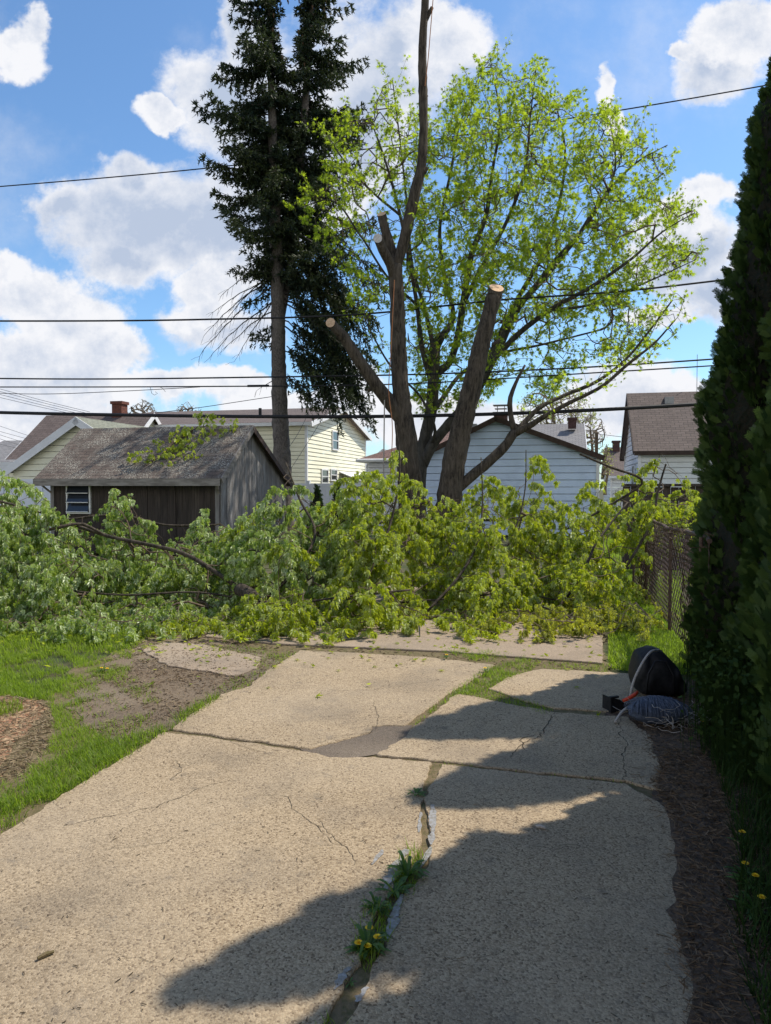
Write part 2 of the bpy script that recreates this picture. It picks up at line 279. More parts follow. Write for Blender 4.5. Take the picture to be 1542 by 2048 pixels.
# ------------------------------------------------------------------ helpers: meshes
class MB:
    def __init__(s): s.V = []; s.T = []; s.Q = []; s.tt = []; s.n = 0
    def add(s, V, T=None, Q=None, tint=0.5):
        V = np.asarray(V, float).reshape(-1, 3)
        s.V.append(V); s.tt.append(np.broadcast_to(np.asarray(tint, float), (len(V),)))
        if T is not None and len(T): s.T.append(np.asarray(T, int).reshape(-1, 3) + s.n)
        if Q is not None and len(Q): s.Q.append(np.asarray(Q, int).reshape(-1, 4) + s.n)
        s.n += len(V); return s
    def box(s, lo, hi, ax=None, org=None, tint=0.5):
        lo, hi = np.array(lo, float), np.array(hi, float)
        c = np.array([[x, y, z] for x in (0, 1) for y in (0, 1) for z in (0, 1)], float) * (hi - lo) + lo
        if ax is not None: c = c @ np.asarray(ax) + (0 if org is None else np.asarray(org))
        return s.add(c, Q=[(0, 1, 3, 2), (4, 6, 7, 5), (0, 4, 5, 1), (2, 3, 7, 6), (0, 2, 6, 4), (1, 5, 7, 3)], tint=tint)
    def tube(s, pts, r, sides=8, cap=True, tint=0.5, rough=0.0):
        pts = np.asarray(pts, float); n = len(pts); r = np.broadcast_to(np.asarray(r, float), (n,))
        t = np.gradient(pts, axis=0); t /= np.linalg.norm(t, axis=1, keepdims=True) + 1e-9
        a = np.array([1, 0, 0]) if abs(t[0][0]) < 0.8 else np.array([0, 1, 0]); ring = []
        x = np.cross(t[0], a); x /= np.linalg.norm(x); ang = np.arange(sides) * 2 * math.pi / sides
        for i in range(n):
            x = x - t[i] * (x @ t[i]); x /= np.linalg.norm(x) + 1e-9; y = np.cross(t[i], x)
            rr = r[i] * (1 + (rough * rng.standard_normal(sides) if rough else 0))
            ring.append(pts[i] + np.outer(np.cos(ang) * rr, x) + np.outer(np.sin(ang) * rr, y))
        V = np.concatenate(ring); i = np.arange(n - 1)[:, None] * sides; j = np.arange(sides)[None]; k = (j + 1) % sides
        Q = np.stack([i + j, i + k, i + k + sides, i + j + sides], -1).reshape(-1, 4); T = []
        if cap:
            V = np.concatenate([V, pts[:1], pts[-1:]]); c0, c1 = n * sides, n * sides + 1
            for a_ in range(sides):
                b_ = (a_ + 1) % sides; T += [(c0, b_, a_), (c1, (n-1)*sides + a_, (n-1)*sides + b_)]
        return s.add(V, T, Q, tint)
    def segs(s, A, B, ra, rb, sides=3):
        A, B = np.asarray(A, float), np.asarray(B, float); n = len(A)
        if not n: return s
        t = B - A; t /= np.linalg.norm(t, axis=1, keepdims=True) + 1e-9
        h = np.where(np.abs(t[:, 2:3]) < 0.8, np.array([[0, 0, 1.]]), np.array([[1., 0, 0]]))
        x = np.cross(t, h); x /= np.linalg.norm(x, axis=1, keepdims=True) + 1e-9; y = np.cross(t, x)
        ra = np.broadcast_to(ra, (n,)); rb = np.broadcast_to(rb, (n,)); L = []
        for base, rr in ((A, ra), (B, rb)):
            for k in range(sides):
                w = 2 * math.pi * k / sides; L.append(base + (x * math.cos(w) + y * math.sin(w)) * rr[:, None])
        V = np.stack(L, 1).reshape(-1, 3); o = np.arange(n)[:, None] * (2 * sides)
        q = [(k, (k + 1) % sides, sides + (k + 1) % sides, sides + k) for k in range(sides)]
        Q = (o[:, None, :] + np.array(q)[None]).reshape(-1, 4)
        return s.add(V, Q=Q)
    def inst(s, tv, tf, pos, X, Y, Z, scale, tint):
        """copies of a template: tv (k,3), tf (m,3); axes X,Y,Z (n,3)"""
        n = len(pos); k = len(tv); sc = np.broadcast_to(scale, (n,))[:, None, None]
        V = (tv[None, :, 0:1] * X[:, None] + tv[None, :, 1:2] * Y[:, None] + tv[None, :, 2:3] * Z[:, None]) * sc + pos[:, None]
        T = (np.arange(n)[:, None, None] * k + np.asarray(tf)[None]).reshape(-1, 3)
        return s.add(V.reshape(-1, 3), T, tint=np.repeat(np.broadcast_to(tint, (n,)), k))
    def build(s, name, mat, parent=None, smooth=False, zmin=None):
        V = np.concatenate(s.V); me = bpy.data.meshes.new(name)
        if zmin is not None:
            low = V[:, 2] < zmin; V[low, 2] = zmin + (V[low, 2] % 0.03)
        if parent is not None: V = V - np.array(parent.location)
        T = np.concatenate(s.T) if s.T else np.zeros((0, 3), int); Q = np.concatenate(s.Q) if s.Q else np.zeros((0, 4), int)
        me.vertices.add(len(V)); me.vertices.foreach_set('co', V.astype(np.float32).ravel())
        lt = np.concatenate([T.ravel(), Q.ravel()]); me.loops.add(len(lt)); me.loops.foreach_set('vertex_index', lt.astype(np.int32))
        nf = len(T) + len(Q); me.polygons.add(nf)
        st = np.concatenate([np.arange(len(T)) * 3, len(T) * 3 + np.arange(len(Q)) * 4])
        me.polygons.foreach_set('loop_start', st.astype(np.int32))
        me.polygons.foreach_set('use_smooth', np.full(nf, bool(smooth)))
        at = me.attributes.new('tint', 'FLOAT', 'POINT'); at.data.foreach_set('value', np.concatenate(s.tt).astype(np.float32))
        me.update(calc_edges=True); me.validate()
        me.materials.append(mat if not isinstance(mat, str) else M[mat])
        o = bpy.data.objects.new(name, me); S.collection.objects.link(o)
        if parent is not None: o.parent = parent
        return o
def tag(o, label=None, cat=None, group=None, kind=None):
    for k, v in (('label', label), ('category', cat), ('group', group), ('kind', kind)):
        if v: o[k] = v
    return o
def empty(name, loc, label, cat, group=None):
    o = bpy.data.objects.new(name, None); S.collection.objects.link(o); o.location = tuple(float(c) for c in loc); o.empty_display_size = 0.2
    return tag(o, label, cat, group)
def uvmesh(name, quads, mat, parent=None):
    """quads: list of (4 points, 4 uvs)"""
    me = bpy.data.meshes.new(name); V = [tuple(np.asarray(p) - (np.array(parent.location) if parent else 0)) for qd in quads for p in qd[0]]
    Fc = []; n = 0
    for qd in quads: Fc.append(tuple(range(n, n + len(qd[0])))); n += len(qd[0])
    me.from_pydata(V, [], Fc); uv = me.uv_layers.new(name='UVMap'); i = 0
    for qd in quads:
        for w in qd[1]: uv.data[i].uv = w; i += 1
    me.materials.append(M[mat]); o = bpy.data.objects.new(name, me); S.collection.objects.link(o)
    if parent: o.parent = parent
    return o
def unit(a): return a / (np.linalg.norm(a, axis=-1, keepdims=True) + 1e-9)
def rnd_unit(n): return unit(rng.standard_normal((n, 3)))
def in_poly(pts, poly):
    x, y = pts[..., 0], pts[..., 1]; c = np.zeros(x.shape, bool); n = len(poly); j = n - 1
    for i in range(n):
        xi, yi = poly[i]; xj, yj = poly[j]
        c ^= ((yi > y) != (yj > y)) & (x < (xj - xi) * (y - yi) / (yj - yi + 1e-12) + xi); j = i
    return c
def smooth_line(pts, n):
    pts = np.asarray(pts, float); k = len(pts); d = np.concatenate([[0], np.cumsum(np.linalg.norm(np.diff(pts[:, :3], axis=0), axis=1))])
    t = np.linspace(0, d[-1], n); 
    m = np.gradient(pts, d, axis=0) if k > 2 else np.repeat(np.diff(pts, axis=0) / d[-1], 2, 0)
    i = np.clip(np.searchsorted(d, t, side='right') - 1, 0, k - 2); h = (d[i + 1] - d[i]); s = ((t - d[i]) / h)[:, None]; h = h[:, None]
    return (2*s**3-3*s**2+1)*pts[i] + (s**3-2*s**2+s)*h*m[i] + (-2*s**3+3*s**2)*pts[i+1] + (s**3-s**2)*h*m[i+1]
def limb(pl, step=0.15):
    """[(px,y,D,r_px)] -> (n,4) points with radius in metres"""
    a = np.array([[*P(x, y, D), r * D / F] for x, y, D, r in pl]); L = np.linalg.norm(np.diff(a[:, :3], axis=0), axis=1).sum()
    return smooth_line(a, max(4, int(L / step)))
U = np.array([math.cos(R(13)), -math.sin(R(13)), 0.0]); Vd = np.array([math.sin(R(13)), math.cos(R(13)), 0.0]); Zd = np.array([0, 0, 1.0])

# ------------------------------------------------------------------ ground
def rough_poly(px, jit=0.008, step=0.035, z=0.0):
    w = [PG(x, y)[:2] for x, y in px]; out = []
    for i in range(len(w)):
        a, b = w[i], w[(i + 1) % len(w)]; L = np.linalg.norm(b - a); n = max(1, int(L / step))
        d = (b - a) / (L + 1e-9); nn = np.array([-d[1], d[0]]); off = 0
        for k in range(n):
            off = 0.55 * off + rng.normal(0, jit) if k else rng.normal(0, jit * 0.3)
            out.append(a + (b - a) * k / n + nn * off)
    return np.array(out)
def slab(mb_list, poly, z0, z1):
    n = len(poly); top = [(x, y, z1) for x, y in poly]; c = poly.mean(0)
    bev = 0.006; ins = []
    d = poly - c; dn = d / (np.linalg.norm(d, axis=1, keepdims=True) + 1e-9); inner = poly - dn * bev
    V = [(x, y, z0) for x, y in poly] + [(x, y, z1 - bev) for x, y in poly] + [(x, y, z1) for x, y in inner]
    Fc = [(i, (i + 1) % n, n + (i + 1) % n, n + i) for i in range(n)] + [(n + i, n + (i + 1) % n, 2*n + (i + 1) % n, 2*n + i) for i in range(n)] + [tuple(2*n + i for i in range(n))]
    mb_list.append((V, Fc))
def build_polys(name, lst, mat):
    V, Fc = [], []
    for v, f in lst:
        o = len(V); V += v; Fc += [tuple(i + o for i in q_) for q_ in f]
    me = bpy.data.meshes.new(name); me.from_pydata(V, [], Fc); me.validate(); me.materials.append(M[mat])
    o = bpy.data.objects.new(name, me); S.collection.objects.link(o); tag(o, kind='structure'); return o
def sheet(name, px, z, mat, jit=0.03):
    w = rough_poly(px, jit, 0.08); return build_polys(name, [([(x, y, z) for x, y in w], [tuple(range(len(w)))])], mat)

mb = MB(); g = np.linspace(-1, 1, 61); xs = np.sign(g) * np.abs(g) ** 2.2 * 400; gx, gy = np.meshgrid(xs, xs + 60)
V = np.stack([gx, gy, np.full_like(gx, -0.045)], -1).reshape(-1, 3); i, j = np.meshgrid(np.arange(60), np.arange(60)); b0 = (j * 61 + i).ravel()
mb.add(V, Q=np.stack([b0, b0 + 1, b0 + 62, b0 + 61], -1)); tag(mb.build('ground', 'ground'), kind='structure')
sheet('soil_bed', [(150, 1330), (420, 1235), (760, 1215), (1210, 1215), (1215, 1335), (1330, 1420), (1380, 1650), (1420, 2300), (400, 2300), (-400, 2300), (-200, 1800)], -0.013, 'soilmoss')
sheet('dirt_patch', [(200, 1330), (300, 1268), (420, 1255), (560, 1320), (520, 1345), (440, 1390), (330, 1462), (240, 1490), (165, 1450), (130, 1410), (150, 1370)], -0.009, 'gravel')
sheet('mulch_bed', [(-150, 1410), (20, 1385), (105, 1400), (112, 1440), (100, 1500), (55, 1550), (-60, 1600), (-200, 1640)], -0.016, 'mulch')
sheet('litter_strip', [(1215, 1420), (1300, 1560), (1325, 1610), (1372, 1690), (1345, 1850), (1385, 2060), (1420, 2400), (2300, 2400), (1900, 1600), (1700, 1430), (1420, 1330), (1300, 1380)], -0.006, 'litter')
sheet('litter_spill', [(1318, 1548), (1338, 1600), (1355, 1690), (1345, 1760), (1352, 1850), (1372, 2048), (1400, 2300), (1600, 2300), (1450, 1800), (1400, 1560)], 0.0035, 'litter', 0.014)
slabs = []
SL = [
 [(-420, 1900), (0, 1668), (330, 1463), (400, 1471), (470, 1482), (540, 1492), (615, 1502), (660, 1514), (750, 1514), (862, 1523), (846, 1600), (842, 1690), (802, 1745), (740, 1860), (700, 1950), (650, 2048), (560, 2300), (-900, 2300)],
 [(884, 1528), (1000, 1540), (1120, 1553), (1250, 1566), (1325, 1610), (1368, 1690), (1378, 1850), (1400, 2048), (1430, 2300), (600, 2300), (690, 2048), (722, 1985), (770, 1880), (800, 1800), (848, 1740), (860, 1690), (850, 1600)],
 [(340, 1457), (440, 1388), (500, 1372), (535, 1340), (600, 1300), (760, 1308), (870, 1315), (990, 1330), (945, 1360), (900, 1385), (850, 1420), (808, 1450), (745, 1452), (735, 1466), (620, 1497), (540, 1486), (460, 1475), (400, 1465)],
 [(915, 1387), (970, 1397), (1055, 1413), (1110, 1424), (1255, 1433), (1300, 1470), (1330, 1580), (1250, 1560), (1130, 1549), (1000, 1535), (870, 1521), (752, 1508), (800, 1480), (825, 1455)],
 [(975, 1377), (1020, 1352), (1085, 1337), (1265, 1347), (1300, 1390), (1250, 1424), (1110, 1415), (1040, 1398)],
]
for s_ in SL: slab(slabs, rough_poly(s_, 0.006), -0.06, 0.0)
build_polys('driveway', slabs, 'concrete')
slabs = []
slab(slabs, rough_poly([(410, 1273), (560, 1288), (700, 1294), (900, 1303), (1010, 1312), (1205, 1327), (1205, 1235), (1150, 1180), (700, 1170), (430, 1235)], 0.004), -0.06, 0.006)
slab(slabs, rough_poly([(275, 1297), (330, 1285), (410, 1290), (520, 1315), (515, 1335), (470, 1352), (335, 1332)], 0.01), -0.06, 0.004)
build_polys('concrete_apron', slabs, 'concrete2')
sheet('driveway_patch', [(600, 1496), (735, 1466), (745, 1450), (825, 1448), (815, 1470), (760, 1505), (700, 1514), (640, 1512)], -0.007, 'patch', 0.006)
# worn marks: cracks and dried sealant beside the joint
def ribbon(mb, px, w, jit=0.02, z=0.0022):
    a = np.array([PG(x, y)[:2] for x, y in px]); a = smooth_line(np.c_[a, np.zeros(len(a))], max(8, int(np.linalg.norm(np.diff(a, axis=0), axis=1).sum() / 0.025)))[:, :2]
    n = len(a); off = np.cumsum(rng.normal(0, jit * 0.35, n)); off -= np.linspace(off[0], off[-1], n); t = np.gradient(a, axis=0); t /= np.linalg.norm(t, axis=1, keepdims=True); nn = np.c_[-t[:, 1], t[:, 0]]
    a = a + nn * (off + rng.normal(0, jit * 0.12, n))[:, None]; ww = w * (0.5 if mb is CRK else 1) * np.abs(0.35 + 0.9 * rng.random(n)) * np.sin(np.linspace(0.15, math.pi - 0.15, n)) ** 0.4
    L = np.c_[a + nn * ww[:, None] / 2, np.full(n, z)]; Rr = np.c_[a - nn * ww[:, None] / 2, np.full(n, z)]
    k = np.arange(n - 1); mb.add(np.concatenate([L, Rr]), Q=np.stack([k, k + 1, n + k + 1, n + k], -1))
mb = CRK = MB()
for px, w in [([(130, 1650), (230, 1625), (330, 1600), (400, 1575), (480, 1560)], .007), ([(460, 1480), (500, 1500), (560, 1515)], .006), ([(500, 1590), (570, 1592), (600, 1620), (650, 1660), (680, 1690)], .006),
              ([(640, 1640), (668, 1672), (700, 1700), (712, 1730)], .006), ([(620, 1490), (680, 1472), (735, 1462), (750, 1430), (755, 1400)], .008), ([(555, 1382), (640, 1376), (700, 1382), (800, 1372), (880, 1360)], .006),
              ([(1050, 1500), (1040, 1480), (1070, 1470)], .02), ([(1020, 1515), (1045, 1490), (1085, 1465), (1110, 1425)], .018), ([(1070, 1370), (1100, 1360), (1160, 1375)], .004), ([(1245, 1560), (1255, 1500), (1240, 1430)], .012),
              ([(960, 1700), (1050, 1720), (1150, 1700), (1260, 1760)], .004), ([(380, 1660), (300, 1690), (200, 1700)], .004), ([(830, 1880), (900, 1920), (1000, 1900)], .004), ([(340, 1560), (360, 1540), (350, 1520)], .01), ([(200, 1900), (330, 1920), (390, 1880)], .003)]:
    ribbon(mb, px, w)
tag(mb.build('driveway_cracks', 'crack'), kind='structure')
mb = MB()
for px, w in [([(866, 1610), (866, 1640), (862, 1690)], .035), ([(842, 1625), (838, 1665)], .02), ([(815, 1700), (795, 1730), (770, 1780)], .05), ([(862, 1695), (850, 1720), (835, 1740)], .035), ([(805, 1790), (790, 1830), (775, 1880)], .045),
              ([(700, 1935), (685, 1955), (668, 1980)], .028), ([(735, 1975), (722, 1990), (712, 2005)], .026), ([(745, 1730), (765, 1700)], .02)]:
    ribbon(mb, px, w, 0.008, 0.003)
tag(mb.build('driveway_sealant', 'seal'), kind='structure')

# ------------------------------------------------------------------ grass and ground cover
def blades(mb, pos, h, w, lean=0.5, z0=-0.03, tint=None):
    n = len(pos); ang = rng.random(n) * 6.283; d = np.c_[np.cos(ang), np.sin(ang), np.zeros(n)]; sd_ = np.c_[-d[:, 1], d[:, 0], np.zeros(n)]
    h = h * (0.45 + 0.9 * rng.random(n)); le = lean * h * (0.2 + rng.random(n)); b = np.c_[pos, np.full(n, z0)]; w = np.broadcast_to(w, (n,)) * (0.7 + 0.6 * rng.random(n))
    up = np.array([0, 0, 1.0])
    m1 = b + up * (h * 0.55)[:, None] + d * (le * 0.35)[:, None]; tp = b + up * h[:, None] + d * le[:, None]; w2 = (w * 0.5)[:, None]
    V = np.stack([b - sd_ * w2, b + sd_ * w2, m1 + sd_ * w2 * 0.8, m1 - sd_ * w2 * 0.8, tp], 1).reshape(-1, 3); o = np.arange(n)[:, None] * 5
    T = (o[:, None] + np.array([[0, 1, 2], [0, 2, 3], [3, 2, 4]])[None]).reshape(-1, 3)
    t = (rng.random(n) * 0.7 + (0.3 if tint is None else tint)); mb.add(V, T, tint=np.repeat(np.clip(t, 0, 1), 5))
def scatter(box, dens, poly=None, holes=(), clump=0.0):
    x0, x1, y0, y1 = box; n = int((x1 - x0) * (y1 - y0) * dens); p = np.c_[rng.uniform(x0, x1, n), rng.uniform(y0, y1, n)]
    q_ = proj(np.c_[p, np.zeros(n)])
    if poly: k = in_poly(q_, poly); p, q_ = p[k], q_[k]
    for h_ in holes: k = ~in_poly(q_, h_); p, q_ = p[k], q_[k]
    if clump:
        f = sum(np.sin(p[:, 0] * a + c) * np.sin(p[:, 1] * b + d) for a, b, c, d in ((3.1, 2.7, 1, 2), (7.3, 6.1, 0, 1), (13, 11, 2, 0), (23, 19, 1, 1))) / 4
        k = rng.random(len(p)) < np.clip(0.5 + f * 1.6 + (0.5 - clump), 0, 1); p = p[k]
    return p
MULCH = [(-150, 1405), (15, 1390), (95, 1398), (108, 1440), (98, 1495), (50, 1545), (-60, 1590), (-200, 1630)]
MTUFT = [(-10, 1405), (40, 1400), (50, 1415), (20, 1430), (-30, 1430)]
LAWN = [(-700, 1180), (520, 1200), (430, 1262), (300, 1272), (262, 1300), (268, 1330), (255, 1350), (200, 1362), (200, 1385), (165, 1400), (170, 1440), (215, 1480), (240, 1490), (300, 1475), (325, 1462), (0, 1664), (-700, 2080)]
mb = MB()
p = scatter((-4.6, -0.9, 3.0, 7.2), 12000, LAWN, [MULCH], 0.50); blades(mb, p, 0.05, 0.0045, 0.9)
p = scatter((-9, -1.0, 7.2, 16), 2200, [(-1500, 1050), (520, 1050), (520, 1200), (430, 1262), (300, 1272), (262, 1300), (-1500, 1400)]); blades(mb, p, 0.07, 0.007, 0.8)
p = scatter((-4.6, -1.2, 3.1, 5.6), 9000, [(-400, 1760), (0, 1600), (110, 1520), (200, 1475), (300, 1462), (440, 1384), (452, 1372), (470, 1378), (335, 1464), (0, 1668), (-400, 1880)], clump=0.35); blades(mb, p, 0.07, 0.005, 1.0, tint=0.05)
p = scatter((-3.5, -1.9, 5, 6.2), 6000, MTUFT); blades(mb, p, 0.06, 0.005)
p = scatter((-3.2, -1.2, 4.6, 6.2), 5000, [(200, 1360), (260, 1350), (330, 1380), (300, 1440), (240, 1480), (160, 1440), (130, 1400)], clump=0.62); blades(mb, p, 0.05, 0.005, 0.9)
RIGHTG = [(1215, 1050), (1320, 1050), (1400, 1300), (1400, 1345), (1290, 1340), (1218, 1332)]
p = scatter((2.0, 5.0, 5.8, 18), 5200, RIGHTG); blades(mb, p, 0.06, 0.006, 0.8)
p = scatter((5, 14, 9, 24), 400); blades(mb, p, 0.10, 0.012, 0.7)
# joints between the slabs
for poly, dens, hh in [([(825, 1452), (900, 1384), (985, 1330), (880, 1302), (900, 1296), (1010, 1305), (1085, 1322), (1060, 1340), (975, 1378), (915, 1390), (860, 1425)], 9000, 0.05),
                       ([(905, 1382), (975, 1376), (1045, 1398), (1110, 1418), (1090, 1430), (1050, 1416), (960, 1396)], 8000, 0.04), ([(1085, 1322), (1215, 1328), (1215, 1345), (1085, 1338)], 5000, 0.04),
                       ([(400, 1283), (540, 1296), (600, 1302), (545, 1345), (500, 1362), (515, 1330), (480, 1306), (400, 1298)], 5000, 0.04), ([(470, 1352), (520, 1340), (500, 1372), (440, 1388), (420, 1380)], 4500, 0.04),
                       ([(700, 1296), (900, 1305), (900, 1312), (700, 1305)], 1500, 0.02), ([(340, 1456), (470, 1470), (620, 1496), (620, 1504), (460, 1484), (340, 1464)], 3500, 0.018), ([(870, 1517), (1250, 1557), (1320, 1600), (1250, 1567), (870, 1525)], 3500, 0.03),
                       ([(850, 1528), (884, 1528), (862, 1690), (832, 1690)], 3000, 0.02), ([(810, 1700), (850, 1705), (835, 1780), (800, 1800), (770, 1790)], 9000, 0.06), ([(735, 1800), (800, 1795), (775, 1880), (740, 1940), (695, 1920)], 10000, 0.06),
                       ([(640, 2035), (690, 2040), (670, 2100), (600, 2100)], 7000, 0.05), ([(250, 1283), (400, 1250), (470, 1240), (430, 1275), (300, 1300)], 4000, 0.04)]:
    p = scatter((-4, 3, 1.6, 7.5), dens, poly, clump=0.25); blades(mb, p, hh, 0.0048, 0.9, tint=0.15)
tag(mb.build('grass', 'grass'), 'short bright green grass of the lawn and the slab joints', 'grass', kind='stuff')
mb = MB()
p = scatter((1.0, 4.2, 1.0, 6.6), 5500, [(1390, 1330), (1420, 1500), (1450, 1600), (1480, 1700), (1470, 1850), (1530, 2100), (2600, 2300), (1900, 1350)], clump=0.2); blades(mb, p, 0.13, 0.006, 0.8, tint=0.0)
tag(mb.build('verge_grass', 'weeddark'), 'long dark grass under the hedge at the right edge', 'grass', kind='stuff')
# dry clippings: mulch chips and litter
mb = MB()
def chips(p, ln, w, z):
    n = len(p); a = rng.random(n) * 6.283; el = rng.normal(0, 0.25, n); d = np.c_[np.cos(a) * np.cos(el), np.sin(a) * np.cos(el), np.sin(el)]
    c = np.c_[p, z + rng.random(n) * 0.012]; s_ = unit(np.cross(d, rnd_unit(n))); L = (ln * (0.4 + rng.random(n)))[:, None] / 2
    V = np.stack([c - d * L - s_ * w, c - d * L + s_ * w, c + d * L + s_ * w * .5, c + d * L - s_ * w * .5], 1).reshape(-1, 3); o = np.arange(n)[:, None] * 4
    mb.add(V, Q=(o + np.array([[0, 1, 2, 3]])), tint=np.repeat(rng.random(n), 4))
chips(scatter((-4.6, -1.9, 3.0, 6.2), 3000, MULCH), 0.05, 0.003, -0.012)
chips(scatter((-3.4, -0.8, 4.4, 8.5), 1300, [(200, 1330), (300, 1268), (420, 1255), (560, 1320), (520, 1345), (440, 1390), (330, 1462), (240, 1490), (165, 1450), (130, 1410), (150, 1370)], clump=.4), 0.025, 0.003, -0.005)
tag(mb.build('mulch_chips', 'straw'), 'brown mulch chips and crumbs on the bare ground at left', 'mulch', kind='stuff'); mb = MB()
M['strawd'] = leafmat('dead_leaf_litter', (0.10, 0.065, 0.04), (0.20, 0.145, 0.095), trans=(0.1, 0.07, 0.04), tmix=0.1, rough=0.85, spec=0.1)
chips(scatter((0.6, 4, 1.0, 6.0), 2600, [(1300, 1560), (1330, 1610), (1375, 1690), (1345, 1850), (1390, 2048), (1430, 2300), (2300, 2300), (1900, 1600), (1500, 1500), (1330, 1500)]), 0.05, 0.0025, 0.0)
chips(scatter((0.6, 4, 1.0, 6.0), 2600, [(1300, 1560), (1330, 1610), (1360, 1690), (1350, 1850), (1372, 2048), (1400, 2300), (2300, 2300), (1900, 1600), (1500, 1500), (1330, 1500)]), 0.035, 0.002, 0.004)
chips(scatter((0.6, 2.6, 1.0, 5.6), 900, [(1240, 1500), (1290, 1600), (1335, 1690), (1300, 1850), (1340, 2048), (1370, 2300), (1440, 2300), (1400, 2048), (1360, 1850), (1385, 1690), (1335, 1600), (1310, 1500)], clump=.5), 0.04, 0.002, 0.002)
chips(scatter((0.2, 3.0, 1.0, 6.5), 60, None), 0.02, 0.0015, 0.002)
chips(scatter((-3.4, -0.8, 4.4, 8.5), 1300, [(200, 1330), (300, 1268), (420, 1255), (560, 1320), (520, 1345), (440, 1390), (330, 1462), (240, 1490), (165, 1450), (130, 1410), (150, 1370)], clump=.4), 0.025, 0.003, -0.005)
chips(scatter((1.5, 3.2, 4.3, 5.6), 1500, [(1270, 1440), (1400, 1420), (1430, 1500), (1350, 1570), (1290, 1500)]), 0.05, 0.002, 0.0)
chips(scatter((-3.2, 3, 4.6, 8.0), 260, [(200, 1350), (400, 1270), (600, 1290), (1200, 1320), (1200, 1345), (600, 1312), (500, 1380), (300, 1450)]), 0.04, 0.004, -0.01)
tag(mb.build('leaf_litter', 'strawd'), 'brown dry clippings strewn beside the driveway', 'leaf litter', kind='stuff')

# ------------------------------------------------------------------ leaves
def leaf_tpl(fold=0.12):
    tips = [(-90, 0.0)]; a = []
    ang = [(-62, .62), (-38, .30), (-26, .88), (-12, .42), (0, 1.0), (12, .42), (26, .88), (38, .30), (62, .62)]
    V = [(0, 0, 0)] + [(math.sin(R(t)) * r, math.cos(R(t)) * r, -fold * abs(math.sin(R(t))) * r - 0.10 * r * r) for t, r in ang]
    T = [(0, i + 1, i) for i in range(1, 9)]
    return np.array(V, float), np.array(T)
LV, LF = leaf_tpl()
def limp_tpl():
    """wilted leaf: five narrow lobes folded down round the stalk"""
    V, T = [], []
    for a, L, bend, w in ((0, 1.0, -.10, .17), (24, .86, -.22, .15), (-24, .86, -.22, .15), (52, .52, -.30, .11), (-52, .52, -.30, .11)):
        d = np.array([math.sin(R(a)), math.cos(R(a)), 0]); s_ = np.array([math.cos(R(a)), -math.sin(R(a)), 0]); k = len(V); z = np.array([0, 0, 1.])
        V += [np.zeros(3), d * L * .5 + s_ * w + z * bend * .5, d * L * .55 + z * (bend * .5 + .07), d * L + z * bend * 1.3, d * L * .5 - s_ * w + z * bend * .5]
        T += [(k, k + 1, k + 2), (k + 1, k + 3, k + 2), (k, k + 2, k + 4), (k + 2, k + 3, k + 4)]
    return np.array(V), np.array(T)
LIMP = limp_tpl()
def leaves(mb, pos, size, droop=0.5, spread=0.6, base_dir=None, tint=None, tpl=None):
    n = len(pos); d = rnd_unit(n) * spread + np.array([0, 0, -droop])
    if base_dir is not None: d = d + base_dir
    Y = unit(d); X = unit(np.cross(Y, rnd_unit(n))); Z = np.cross(X, Y)
    flip = (Z[:, 2] < 0) & (rng.random(n) < 0.6); X[flip] *= -1; Z[flip] *= -1
    s_ = size * (0.55 + 0.75 * rng.random(n)); t = rng.random(n) if tint is None else tint
    tv, tf = tpl or (LV, LF)
    mb.inst(tv, tf, pos, X, Y, Z, s_, t)
def grow(limbs, targets, seed=0, step=0.22, up=0.15, r0=0.0035, bias=0.0, maxd=99):
    nod, par, dirn, isn = [], [], [], []
    for L in limbs:
        L = L[:, :3]; d = unit(np.gradient(L, axis=0)); o = len(nod)
        for i in range(len(L)): nod.append(L[i]); par.append(-1); dirn.append(d[i]); isn.append(0)
    cap = len(nod) + len(targets) * 14 + 100; N = np.zeros((cap, 3)); N[:len(nod)] = nod; Dn = np.zeros((cap, 3)); Dn[:len(nod)] = dirn
    par = par + [0] * (cap - len(par)); n = len(nod); base = n; par = np.array(par)
    dist = np.array([np.min(np.linalg.norm(N[:n] - t, axis=1)) for t in targets]); order = np.argsort(dist); cnt_t = []
    for t in np.asarray(targets)[order]:
        v = t - N[:n]; dd = np.linalg.norm(v, axis=1); al = (v * Dn[:n]).sum(1) / (dd + 1e-6)
        j = int(np.argmin(dd * (1.35 - 0.45 * al) + bias * np.maximum(N[:n, 2] - t[2], 0))); dj = dd[j]
        if dj < 0.03 or dj > maxd: continue
        k = max(1, min(12, int(round(dj / step)))); c = N[j] + Dn[j] * dj * 0.35 + np.array([0, 0, up * dj]) + rng.normal(0, 0.05 * dj, 3)
        prev = j
        for m in range(1, k + 1):
            s = m / k; pt = (1 - s) ** 2 * N[j] + 2 * s * (1 - s) * c + s * s * t
            N[n] = pt; Dn[n] = unit(pt - N[prev]); par[n] = prev; prev = n; n += 1
        cnt_t.append(prev)
    N, par, Dn = N[:n], par[:n], Dn[:n]; cnt = np.zeros(n)
    for t in cnt_t: cnt[t] += 1
    for i in range(n - 1, base - 1, -1): cnt[par[i]] += cnt[i]
    rad = r0 * np.maximum(cnt, 1) ** 0.45
    new = np.arange(base, n); return N, par, Dn, rad, cnt, new
def wood_from(mb, N, par, rad, new, sides=4): mb.segs(N[par[new]], N[new], np.minimum(rad[par[new]], rad[new] * 1.25), rad[new], sides)

